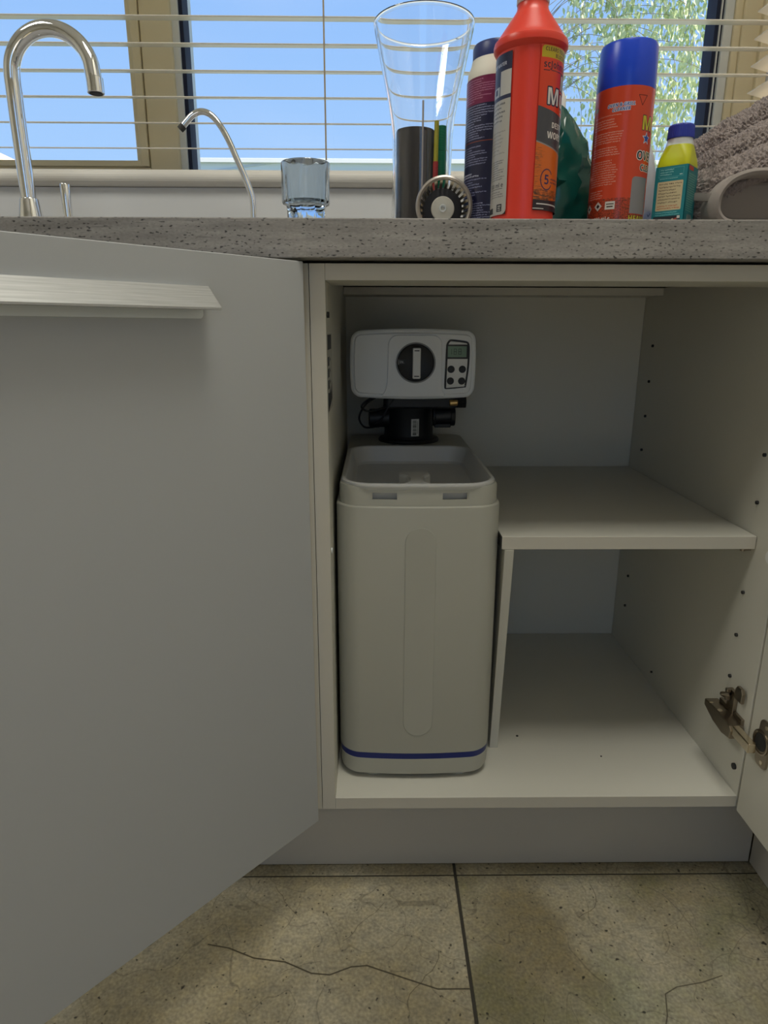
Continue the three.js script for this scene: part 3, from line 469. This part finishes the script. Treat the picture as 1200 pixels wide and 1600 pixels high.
{ // orange drain cleaner bottle
  const t = thing('drain_cleaner_bottle', 'large bright red orange bottle with a pale cap, tallest on the worktop', 'bottle', [249.5, 913, -70]), a = [249.5, 0, -70];
  obj('bottle', lathe([[0, 913], [33, 913], [36, 915], [36.6, 922], [36.2, 927], [36, 935], [36.3, 1060], [36.5, 1096], [39.5, 1098.5], [41, 1101], [41.2, 1105], [40.4, 1108], [38.6, 1109.5], [36, 1113.5], [20, 1136], [17.6, 1140], [16.8, 1145], [16.6, 1152], [0, 1152]], 80, a, 0.42), mat([0.78, 0.05, 0.028], 0.32, { transmission: 0.12, thickness: 0 }), t);
  const cl = []; for (let i = 0; i < 96; i++) { const q = 2 * Math.PI * i / 96; cl.push([1, q]); }
  obj('cap', lathe([[0, 1146], [17.4, 1146], [17.9, 1147], [17.4, 1182], [12, 1186], [10.5, 1202], [8, 1206], [0, 1206]], 56, a), mat([0.62, 0.52, 0.5], 0.45), t, 'pale pinkish cap');
  const R = canvasTex(800, 1156, (c, w, h) => {         // 7 px per mm; left edge at 6 degrees, top at 1096 mm
    c.fillStyle = '#d63c1e'; c.fillRect(0, 0, w, h);
    c.fillStyle = '#b9a417'; c.beginPath(); c.roundRect(8, 6, 640, 80, [26, 0, 0, 0]); c.fill(); c.fillStyle = '#4a2a20'; c.font = 'bold 36px sans-serif'; c.fillText('CLEARS TOUGH', 34, 42); c.fillText('BLOCKAGES', 130, 78);
    c.fillStyle = '#2a1830'; c.font = 'bold 64px sans-serif'; c.fillText('scJohnson', 26, 152); c.fillRect(28, 168, 56, 6); squig(c, 96, 164, 220, 1, 14, '#2a1830', 0.6, 0);
    outlined(c, 'Mr', 212, 282, 'bold 140px sans-serif', '#c9c5c2', '#1d1b3d', 18); outlined(c, 'Muscle', 64, 398, 'bold 160px sans-serif', '#d6d0cc', '#1d1b3d', 20);
    squig(c, 240, 432, 300, 2, 24, '#d6d0cc', 0.5, 0.1);
    c.fillStyle = '#d5671f'; c.beginPath(); c.moveTo(0, 660); c.lineTo(w, 780); c.lineTo(w, 1080); c.lineTo(0, 1096); c.fill();
    c.fillStyle = '#46464e'; c.beginPath(); c.moveTo(0, 412); c.quadraticCurveTo(200, 466, w, 520); c.lineTo(w, 790); c.quadraticCurveTo(250, 730, 0, 658); c.fill();
    c.strokeStyle = '#8d8a8c'; c.lineWidth = 9; c.beginPath(); c.moveTo(0, 660); c.quadraticCurveTo(250, 732, w, 792); c.stroke();
    c.fillStyle = '#e4e0dc'; c.font = 'bold 54px sans-serif'; c.fillText('DESTROYS', 132, 556); c.font = 'bold 66px sans-serif'; c.fillText('WORST CLOGS', 92, 632);
    for (let k = 0; k < 160; k++) { c.fillStyle = 'rgba(62,44,58,' + (0.08 + rnd() * 0.2) + ')'; const q = rnd(); c.fillRect(q * q * 70 - 12, 700 + rnd() * 390, 10 + rnd() * 30, 2 + rnd() * 5); } for (let k = 0; k < 500; k++) { c.fillStyle = 'rgba(44,32,41,0.3)'; c.fillRect(rnd() * w * 0.9 - 20, 1086 - 90 * Math.pow(rnd(), 1.5), 20 + rnd() * 40, 3 + rnd() * 5); }
    c.strokeStyle = '#3a1d4e'; c.lineWidth = 9; c.beginPath(); c.ellipse(116, 928, 60, 74, 0, 0.5, 5.7); c.stroke(); c.fillStyle = '#2b1a5c'; c.font = 'bold 96px sans-serif'; c.fillText('5', 88, 962); squig(c, 158, 916, 120, 2, 24, '#3a1d4e', 0.5, 0.1);
    c.fillStyle = '#2c2029'; c.beginPath(); c.moveTo(0, 1082); c.lineTo(w, 1060); c.lineTo(w, h); c.lineTo(0, h); c.fill(); c.fillStyle = '#d9d4d0'; c.fillRect(30, 1104, 460, 9); c.fillRect(0, 1140, 100, 6);
  });
  const mr = mat([0.9, 0.9, 0.9], 0.3, { map: R }); obj('label', wedge(37.9, 931, 1096, 6, 180, [249.5, -70], 40), mr, t, 'front label in red, grey and yellow');
  const Lf = canvasTex(490, 1156, (c, w, h) => {
    c.fillStyle = '#b4b0aa'; c.beginPath(); c.roundRect(0, 0, w, h, [0, 34, 44, 0]); c.fill(); c.fillStyle = '#1c2346'; c.beginPath(); c.roundRect(0, 0, w, 290, [0, 34, 0, 0]); c.fill();
    c.fillStyle = '#c2c0bd'; c.fillRect(w - 112, 120, 110, 170); c.fillStyle = '#1c2346'; c.fillRect(0, 290, w, 28); c.fillStyle = '#aeb2b6'; c.fillRect(0, 220, w - 122, 70); c.fillStyle = '#1c2346'; c.fillRect(w - 190, 232, 40, 40); c.font = 'bold 34px sans-serif'; c.fillStyle = '#c6c9d6'; c.fillText('HOT WATER', w - 240, 84);
    squig(c, 200, 340, 240, 5, 30, '#5a5a5e', 0.4); squig(c, 180, 540, 290, 7, 26, '#8a8886', 0.3); squig(c, 180, 750, 280, 9, 17, '#5c5b5e', 0.4); c.fillStyle = '#3b3a40'; c.font = 'bold 44px sans-serif'; c.fillText('500 ml e', w - 210, 950); c.fillRect(w - 230, 958, 190, 4); squig(c, 190, 980, 280, 3, 18, '#6b696b', 0.4);
    c.fillStyle = '#23242c'; c.fillRect(w - 300, 1096, 150, 44); c.fillRect(w - 96, 1076, 56, 56); c.fillStyle = '#b4b0aa'; c.fillRect(w - 82, 1086, 32, 9); c.fillRect(w - 82, 1102, 26, 9); c.fillRect(w - 82, 1118, 32, 6);
  });
  obj('label', wedge(37.9, 928, 1093, -150, -41.5, [249.5, -70], 30), mat([0.9, 0.9, 0.9], 0.3, { map: Lf }), t, 'back label in white and navy');
}
{ // oven cleaner aerosol
  const t = thing('aerosol_can', 'red aerosol can of oven cleaner with a wide blue cap', 'spray can', [364.6, 913, -80]), a = [364.6, 0, -80];
  const L = canvasTex(1206, 894, (c, w, h) => {          // 6 px per mm, whole turn; centre of the picture faces +z
    c.fillStyle = '#cc4528'; c.fillRect(0, 0, w, h);
    for (let i = 0; i < 26000; i++) { const y = h - 200 * Math.pow(rnd(), 1.5); c.fillStyle = 'rgba(58,36,28,0.16)'; c.fillRect(rnd() * w, y, 3 + rnd() * 7, 3 + rnd() * 4); } c.fillStyle = '#46302a'; c.fillRect(0, h - 44, w, 44);
    const X = (deg) => w / 2 + (deg - 18.4) / 360 * w;   // degrees as the photograph sees them
    c.save(); c.translate(X(-34), 128); c.rotate(-0.03); outlined(c, 'OVEN & GRILL', 0, 0, 'italic bold 27px sans-serif', '#27418f', '#c9ccd8', 6); outlined(c, 'CLEANER', 34, 28, 'italic bold 27px sans-serif', '#27418f', '#c9ccd8', 6); c.restore();
    outlined(c, 'Mr', X(-70), 128, 'bold 30px sans-serif', '#b3a43a', '#2b2b2b', 4);
    squig(c, X(-66), 172, 210, 1, 11, '#d9a79b', 0.45, 0.05); squig(c, X(-66), 196, 190, 4, 16, '#d7a294', 0.42, 0.35); squig(c, X(-66), 276, 228, 5, 15, '#d9a79b', 0.42, 0.1); squig(c, X(-66), 370, 222, 4, 15, '#d9a79b', 0.42, 0.15); squig(c, X(-66), 452, 216, 11, 15, '#d7a294', 0.42, 0.25); squig(c, X(-66), 640, 150, 4, 15, '#d9a79b', 0.42, 0.5);
    c.strokeStyle = '#6d2017'; c.lineWidth = 5; c.beginPath(); c.moveTo(X(27), 62); c.lineTo(X(46), 62); c.lineTo(X(36), 122); c.closePath(); c.stroke();
    outlined(c, 'Mr', X(38), 268, 'bold 120px sans-serif', '#c9bb2a', '#2a2a30', 9); c.fillStyle = '#2c4fa5'; c.strokeStyle = '#c9ccd8'; c.lineWidth = 5; c.beginPath(); for (let i = 0; i < 10; i++) { const q = i * Math.PI / 5 - 1.57, r = i % 2 ? 17 : 38; c.lineTo(X(55) + r * Math.cos(q), 318 + r * Math.sin(q)); } c.closePath(); c.fill(); c.stroke();
    outlined(c, 'OVEN', X(33), 452, 'bold 74px sans-serif', '#1f2430', '#d2d0ce', 10); outlined(c, 'CLEANER', X(44), 520, 'bold 54px sans-serif', '#1f2430', '#d2d0ce', 8);
    c.fillStyle = '#86868a'; c.beginPath(); c.roundRect(X(28), 560, 150, 236, [26, 0, 0, 0]); c.fill(); outlined(c, 'HEAVY', X(26), 846, 'bold 52px sans-serif', '#c6b82c', '#2a2420', 6); squig(c, X(26), 860, 160, 2, 16, '#c6b82c', 0.5, 0.1);
    const dia = (x, y, r) => { c.save(); c.translate(x, y); c.rotate(Math.PI / 4); c.fillStyle = '#cfc9c4'; c.fillRect(-r, -r, 2 * r, 2 * r); c.fillStyle = '#2a2424'; c.fillRect(-r * 0.45, -r * 0.45, r * 0.9, r * 0.9); c.restore(); }; dia(X(-66), 748, 22); dia(X(-38), 742, 22);
    c.fillStyle = '#d2cdc7'; c.fillRect(X(-22), 716, 66, 52); c.fillStyle = '#3a2a26'; c.fillRect(X(-22) + 8, 730, 50, 6); c.fillRect(X(-22) + 12, 746, 42, 8); c.fillStyle = '#cfc5bf'; c.font = 'bold 30px sans-serif'; c.fillText('300 ml e', X(-46), 836); squig(c, X(-46), 852, 150, 2, 14, '#bba69d', 0.5, 0.2);
  });
  const g = wedge(32.6, 914, 1063, -180, 180, [364.6, -80], 80);
  obj('can', [g], mat([0.92, 0.92, 0.92], 0.26, { map: L, metalness: 0.15 }), t, 'red printed can'); obj('seam', [lathe([[0, 912.9], [31.5, 912.9], [33, 914], [32.4, 916], [0, 916]], 64, a), lathe([[0, 1062], [32.6, 1062.5], [32, 1065], [30, 1067], [0, 1069]], 64, a)], M.aluminium, t);
  obj('cap', lathe([[0, 1061.5], [32.4, 1061.5], [32.8, 1063], [31.6, 1106], [30.4, 1109.2], [0, 1109.6]], 72, a), mat([0.004, 0.055, 0.62], 0.28, { transmission: 0.06, thickness: 0 }), t, 'wide blue cap');
}
{ // green plastic bag between the two, a white bottle behind it
  const N = 30, K = 17, rings = [];
  for (let k = 0; k <= K; k++) {
    const v = k / K, y = 913.4 + 163 * v, w = v < 0.45 ? 53 - 3 * v : 52 * Math.pow(Math.max(0.006, 1 - Math.pow((v - 0.3) / 0.715, 1.7)), 0.75), r = [];
    for (let i = 0; i < N; i++) {
      const a = 2 * Math.PI * (i + 0.5 * (k % 2)) / N, n = Math.abs(fbm(Math.cos(a) * 1.6 + 3, v * 3.1, Math.sin(a) * 1.6, 3)) * 0.5, j = (rnd() - 0.5) * 0.075, f = 1.0 - n + j;
      r.push([320 - 14 * v * v + w * f * Math.cos(a), y + (k && k < K ? (rnd() - 0.5) * 5 : 0), -163 - w * 0.62 * f * Math.sin(a)]);
    }
    rings.push(r);
  }
  tag(obj('plastic_bag', loft(rings, true, true, 0.5), mat([0.006, 0.085, 0.068], 0.15, { transmission: 0.12, thickness: 0 })), 'crumpled dark green plastic bag wedged between the red bottle and the aerosol', 'bag');
  const t = thing('white_bottle', 'white bottle with a rounded top just showing above the green bag', 'bottle', [322, 913, -228]);
  obj('bottle', lathe([[0, 913], [22, 913], [24, 916], [24, 1040], [14, 1072], [11, 1078], [0, 1078]], 48, [322, 0, -228]), M.white, t); obj('cap', lathe([[0, 1076], [11.5, 1076], [12, 1078], [11, 1102], [7, 1110], [0, 1112]], 40, [322, 0, -228]), M.white, t);
  const u = thing('white_bottle', 'slim white bottle with a blue printed badge half hidden behind the aerosol', 'bottle', [408, 913, -150]);
  obj('bottle', lathe([[0, 913], [29, 913], [30.5, 916], [30.4, 945], [28, 985], [22, 1012], [14, 1034], [10.5, 1050], [10, 1062], [0, 1062]], 64, [408, 0, -150]), mat([0.72, 0.74, 0.82], 0.3, { transmission: 0.3, thickness: 0 }), u);
  const B = canvasTex(512, 256, (c, w, h) => { c.fillStyle = '#c3c8da'; c.fillRect(0, 0, w, h); c.fillStyle = '#aab8de'; c.beginPath(); c.arc(256, 128, 112, 0, 7); c.fill(); c.fillStyle = '#2b56b0'; c.font = 'bold 52px sans-serif'; c.textAlign = 'center'; c.fillText('APPROVED', 256, 150); c.lineWidth = 9; c.strokeStyle = '#23407f'; c.beginPath(); c.moveTo(225, 50); c.lineTo(243, 72); c.lineTo(276, 36); c.stroke(); squig(c, 170, 176, 170, 2, 18, '#4a6cb8', 0.4, 0.1); squig(c, 150, 92, 210, 1, 16, '#6d86c4', 0.4, 0.1); });
  obj('badge', wedge(30.9, 917, 946, -18, 72, [408, -150], 20), mat([0.9, 0.9, 0.9], 0.35, { map: B }), u, 'blue badge'); obj('cap', lathe([[0, 1058], [11.4, 1058], [11.4, 1078], [9, 1081], [0, 1081]], 36, [408, 0, -150]), M.white, u);
}
{ // small square bottle, teal label, yellow liquid
  const t = thing('dye_bottle', 'small square bottle of yellow liquid with a teal label and blue cap', 'bottle', [431, 913, -72], undefined, -40 * Math.PI / 180, true);
  const sq = (h, r) => rrect(-h, h, -h - 0.5 * (h > 16), h + 0.5 * (h > 16), r, [0, 0, 0, 0], 8, 4), R = (h, r, y) => level(sq(h, r), y);
  const yel = mat([0.80, 0.82, 0.01], 0.35, { transmission: 0.45, thickness: 0 }), clr = mat([0.88, 0.9, 0.9], 0.3, { transmission: 0.5, thickness: 0 });
  obj('body', loft([R(16, 5, 0.3), R(18, 5, 1), R(18.5, 5, 4), R(18.5, 5, 71)], true, false, 0.5), yel, t); obj('liquid', loft([R(18.5, 5, 71), R(18.5, 5.5, 73), R(17.6, 7, 80), R(16, 11, 88.5), R(15.2, 13.5, 93)], false, true, 0.5), yel, t, 'yellow liquid showing through the shoulder');
  obj('neck', loft([R(15.2, 13.5, 93), R(14.2, 13.6, 98), R(13.6, 13.4, 102)], false, true, 0.5), clr, t, 'cloudy clear neck');
  const capR = (r, y) => Array.from({ length: 80 }, (_, i) => { const a = 2 * Math.PI * i / 80; return [r * Math.cos(a) * (1 + (i % 2 ? 0.012 : -0.012)), y, -r * Math.sin(a) * (1 + (i % 2 ? 0.012 : -0.012))]; });
  obj('cap', loft([capR(14.5, 100.5), capR(14.8, 101.5), capR(14.2, 113.5), capR(13, 115.2)], true, true, 0.2), mat([0.012, 0.03, 0.32], 0.4), t, 'ribbed blue screw cap');
  const F = canvasTex(512, 960, (c, w, h) => {
    c.fillStyle = '#0f7c86'; c.fillRect(0, 0, w, h); c.strokeStyle = '#6fb5b8'; c.lineWidth = 4; c.strokeRect(60, 30, 390, 130); squig(c, 80, 46, 240, 3, 36, '#9bcfd0', 0.4, 0.4); c.fillStyle = '#cfe3e0'; c.fillRect(390, 132, 46, 10); squig(c, 80, 178, 300, 1, 26, '#9bcfd0', 0.4);
    c.fillStyle = '#c9ba94'; c.beginPath(); c.roundRect(52, 226, 410, 440, 18); c.fill(); squig(c, 80, 258, 360, 7, 46, '#6a5b48', 0.34, 0.25); squig(c, 80, 590, 360, 2, 36, '#b4512f', 0.36, 0.2); squig(c, 60, 690, 400, 2, 34, '#7fc0c2', 0.4, 0.15);
    c.fillStyle = '#15202c'; c.fillRect(30, 752, 440, 136); for (const [x, q] of [[70, '#c9c2b4'], [120, '#a5483c'], [200, '#b9b2a8'], [250, '#8e3f38'], [320, '#d0b292'], [370, '#a23c30']]) { c.fillStyle = q; c.beginPath(); c.ellipse(x + 12, 812 + rnd() * 20, 20, 34 + rnd() * 14, rnd(), 0, 7); c.fill(); } c.fillStyle = '#d6d3cc'; c.fillRect(418, 756, 46, 40); c.fillRect(30, 890, 440, 46); squig(c, 120, 902, 240, 1, 30, '#33424c', 0.5, 0);
  });
  const Sd = canvasTex(512, 960, (c, w, h) => { c.fillStyle = '#0f737c'; c.fillRect(0, 0, w, h); c.fillStyle = '#b0301f'; c.fillRect(20, 10, 240, 66); squig(c, 60, 120, 390, 17, 34, '#8fb79c', 0.34, 0.2); c.fillStyle = '#6f7f80'; c.fillRect(150, 720, 260, 240); c.fillStyle = '#bfc3bd'; c.fillRect(170, 740, 14, 220); c.fillRect(390, 740, 14, 220); });
  const pf = box(-18.6, 18.6, 0.8, 69.6, 18.9, 19.5, 0), fp = new THREE.PlaneGeometry(36, 69); fp.translate(0, 35.3, 19.25); obj('label', fp, mat([0.9, 0.9, 0.9], 0.4, { map: F }), t, 'teal front label');
  const sp = new THREE.PlaneGeometry(36, 69); sp.rotateY(Math.PI / 2); sp.translate(18.75, 35.3, 0); obj('label', sp, mat([0.9, 0.9, 0.9], 0.4, { map: Sd }), t, 'teal side label');
  obj('label_wrap', loft([R(18.62, 5.1, 0.9), R(18.62, 5.1, 69.8)], false, false, 0.5), mat([0.01, 0.20, 0.24], 0.4), t);
}
// ---------------------------------------------------------------- towel
{
  const terry = tex(512, 512, (u, v) => { const n = 0.5 + fbm(u * 70, v * 70, 2, 3) * 0.9 + 0.25 * Math.sin(v * 512 * 0.36 + fbm(u * 12, v * 12, 4, 2) * 9); return [n, n, n]; }, false, [4, 4]);
  const cloth = mat([0.27, 0.228, 0.215], 0.95, { bumpMap: terry, bumpScale: 0.0016, sheen: 0.5, sheenColor: lin(0.6, 0.55, 0.52), sheenRoughness: 0.7 }), flat = mat([0.29, 0.255, 0.235], 0.9, { bumpMap: linen, bumpScale: 0.0003, sheen: 0.3, sheenColor: lin(0.5, 0.47, 0.45) });
  const roll = (pts, ra, rb, k, n = 230, m = 120) => {
    const c = new THREE.CatmullRomCurve3(pts.map((p) => V(...p))), rings = [];
    for (let i = 0; i <= n; i++) {
      const u = i / n, p = c.getPointAt(u), T = c.getTangentAt(u), side = V(0, 0, 1), up = V().crossVectors(side, T).normalize(), end = Math.sqrt(Math.min(1, (u + 0.002) / 0.1)), r = [];
      for (let j = 0; j < m; j++) { const a = 2 * Math.PI * j / m, cx = Math.cos(a), sy = Math.sin(a), f = end * (1 + 0.22 * fbm(u * 5 + k, cx * 1.1, sy * 1.1, 2)), z = 4.4 * fbm(u * 64 + k, cx * 10, sy * 10, 3) + 1.3 * Math.sin(u * 150 + cx * 4 + sy * 5 + k) * (0.35 + fbm(u * 12, cx * 3, sy * 3)) + 3.2 * fbm(u * 9 + k, cx * 2.4, sy * 2.4, 2) + 1.3 * (rnd() - 0.5); const q = p.clone().addScaledVector(up, sy * (ra * f + z)).addScaledVector(side, cx * (rb * f + z)); r.push([q.x, q.y, q.z]); }
      rings.push(r);
    }
    const g = loft(rings, true, true, 1.2); const u = g.attributes.uv; for (let i = 0; i < u.count; i++) u.setXY(i, u.getX(i) * 0.16, u.getY(i) * 0.2); return g;
  };
  const t = thing('towel', 'bunched grey brown terry towel heaped at the end of the worktop', 'towel', [540, 913, -110]);
  obj('fold', roll([[478, 1000, -168], [506, 1019, -166], [545, 1043, -162], [600, 1072, -160]], 24, 28, 1), cloth, t);
  obj('fold', roll([[462, 978, -130], [486, 985, -125], [522, 1006, -120], [570, 1030, -116], [620, 1048, -114]], 23, 27, 5), cloth, t);
  obj('fold', roll([[450, 961, -95], [478, 962, -88], [512, 976, -84], [560, 995, -82], [620, 1010, -82]], 25, 28, 9), cloth, t);
  obj('fold', roll([[459, 936, -92], [500, 936, -92], [560, 938, -100], [625, 938, -100]], 22.5, 27, 13), cloth, t);
  const hem = (pts, w, th) => { const c = new THREE.CatmullRomCurve3(pts.map((p) => V(...p))), rings = []; for (let i = 0; i <= 40; i++) { const p = c.getPoint(i / 40); rings.push([[p.x, p.y - w, p.z], [p.x, p.y - w, p.z + th], [p.x, p.y, p.z + th + 1], [p.x, p.y + w, p.z + th], [p.x, p.y + w, p.z]]); } return loft(rings, true, true, 0.5); };
  obj('hem', hem([[452, 953, -78], [459, 951, -68], [466, 949.5, -60], [473, 949, -58]], 4.2, 4), flat, t, 'smooth woven border');
  // smooth folded edge, a rounded loop open to the right
  const lp = [[640, 974], [560, 975], [522, 974], [500, 972], [483, 965], [472, 953], [469, 943], [472, 931], [482, 922], [505, 919], [560, 917.5], [640, 917.5]];
  const lo = new THREE.CatmullRomCurve3(lp.map(([x, y]) => V(x, y))).getPoints(90), rings = [];
  for (const v of lo) { const i = lo.indexOf(v), a = lo[Math.max(0, i - 1)], b = lo[Math.min(lo.length - 1, i + 1)], tx = b.x - a.x, ty = b.y - a.y, l = Math.hypot(tx, ty), nx = -ty / l, ny = tx / l, r = []; for (const [d, z] of [[0, -40], [3.6, -37], [7.2, -39], [8, -44], [7.6, -92], [0.2, -92]]) { const n = fbm(v.x * 0.03, v.y * 0.05, z * 0.06, 2) * 2; r.push([v.x + nx * (d - 4) + n, v.y + ny * (d - 4) + n, z + n]); } rings.push(r); }
  obj('folded_edge', loft(rings, true, true, 0.9), flat, t, 'smooth folded edge');
  const inner = rrect(480, 640, 923, 968, 20, [0, 0, 4, 0], 8, 8), ig = ext(inner, 24, 5); ig.translate(0, 0, -86); obj('inner_layer', ig, flat, t);
}

// ---------------------------------------------------------------- outside
{
  obj('ground', box(-60000, 60000, -420, -300, -90000, -1200, 0), mat([0.16, 0.2, 0.09], 0.95), scene).userData.kind = 'structure';
  obj('patio', box(-3500, 4500, -298, -120, 3310, 9500, 0), mat([0.62, 0.54, 0.42], 0.9), scene).userData.kind = 'structure';
  const t = thing('outbuilding', 'low pale flat-topped outbuilding beyond the window', 'building', [500, -300, -9200]);
  obj('wall', box(-2800, 5200, -300, 2930, -12000, -9050, 0), mat([0.80, 0.81, 0.80], 0.8), t); obj('coping', box(-2850, 5250, 2930, 2985, -12050, -9000, 4), mat([0.66, 0.68, 0.68], 0.6), t);
  const f = box(0, 1350, -14, 14, -9052, -9040, 2); f.rotateZ(0.135); f.translate(-2350, 2800, 0); obj('flashing', f, mat([0.62, 0.65, 0.68], 0.6), t);
  const h = thing('neighbouring_house', 'distant house with a pinkish roof end at the far edge of the window', 'house', [-19000, -300, -30000]);
  obj('wall', box(-24000, -15900, -300, 6200, -34000, -28500, 0), mat([0.6, 0.5, 0.45], 0.8), h);
  const rf = ext([[-24400, 6100], [-14700, 6100], [-14900, 7300], [-15250, 7560], [-15600, 7820], [-23400, 7820]], 6000, 30); rf.translate(0, 0, -34200); obj('roof', rf, mat([0.78, 0.52, 0.42], 0.8), h);
  // birch-like tree
  const tr = thing('tree', 'leafy garden tree with small pale green leaves beyond the window', 'tree', [2400, -300, -6000]);
  obj('trunk', tube([[1430, -300, -6300], [1440, 1500, -6290], [1425, 3200, -6280], [1435, 5600, -6270]], 58, 40, 12), mat([0.5, 0.48, 0.44], 0.9), tr);
  const tips = []; const br = [];
  for (let k = 0; k < 58; k++) {
    const y1 = 2950 + rnd() * 1700, x1 = 1800 + Math.pow(rnd(), 0.85) * 1210, z1 = -6250 + (rnd() - 0.45) * 1300, drop = 250 + rnd() * 620;
    const pts = [[1435, y1 - 380, -6280], [1435 + (x1 - 1435) * 0.5, y1 + 60, -6280 + (z1 + 6280) * 0.5], [x1, y1 - 60, z1], [x1 + 70, y1 - drop * 0.6, z1], [x1 + 50, y1 - drop, z1]];
    br.push(tube(pts, 2.6, 18, 5)); const c = new THREE.CatmullRomCurve3(pts.map((p) => V(...p))); for (let i = 0; i < 84; i++) { const p = c.getPoint(0.36 + 0.64 * Math.pow(rnd(), 0.7)); tips.push([p.x + (rnd() - 0.5) * 280, p.y + (rnd() - 0.62) * 260, p.z + (rnd() - 0.5) * 280]); }
  }
  const bo = obj('branch', br, mat([0.3, 0.26, 0.2], 0.9), tr); bo.userData.kind = 'stuff';
  const lf = new THREE.BufferGeometry(); { const P = [[0, 0, 0], [14, 16, 4], [16, 32, 5], [0, 62, 0], [-16, 32, 5], [-14, 16, 4], [0, 30, -2]].map((p) => p.map((q) => q * S)), T = [[0, 1, 6], [1, 2, 6], [2, 3, 6], [3, 4, 6], [4, 5, 6], [5, 0, 6]]; lf.setAttribute('position', new THREE.BufferAttribute(new Float32Array(T.flat().flatMap((i) => P[i])), 3)); lf.computeVertexNormals(); }
  const im = new THREE.InstancedMesh(lf, mat([1, 1, 1], 0.45, { transmission: 0.4, thickness: 0 }), tips.length); im.name = 'foliage'; im.userData.kind = 'stuff';
  const m4 = new THREE.Matrix4(), qq = new THREE.Quaternion(), e = new THREE.Euler(), sc = V(1, 1, 1), col = new THREE.Color();
  tips.forEach((p, i) => { e.set(Math.PI + (rnd() - 0.5) * 1.6, rnd() * 6.28, (rnd() - 0.5) * 1.4); qq.setFromEuler(e); const s = 0.75 + rnd() * 0.5; sc.set(s, s, s); m4.compose(V((p[0] - 2400) * S, (p[1] + 300) * S, (p[2] + 6000) * S), qq, sc); im.setMatrixAt(i, m4); const r = rnd(); col.setRGB(0.40 + r * 0.42, 0.50 + r * 0.36, 0.20 + r * 0.40); im.setColorAt(i, col); });
  im.castShadow = im.receiveShadow = true; tr.add(im);
}
renderer.render(scene, camera);
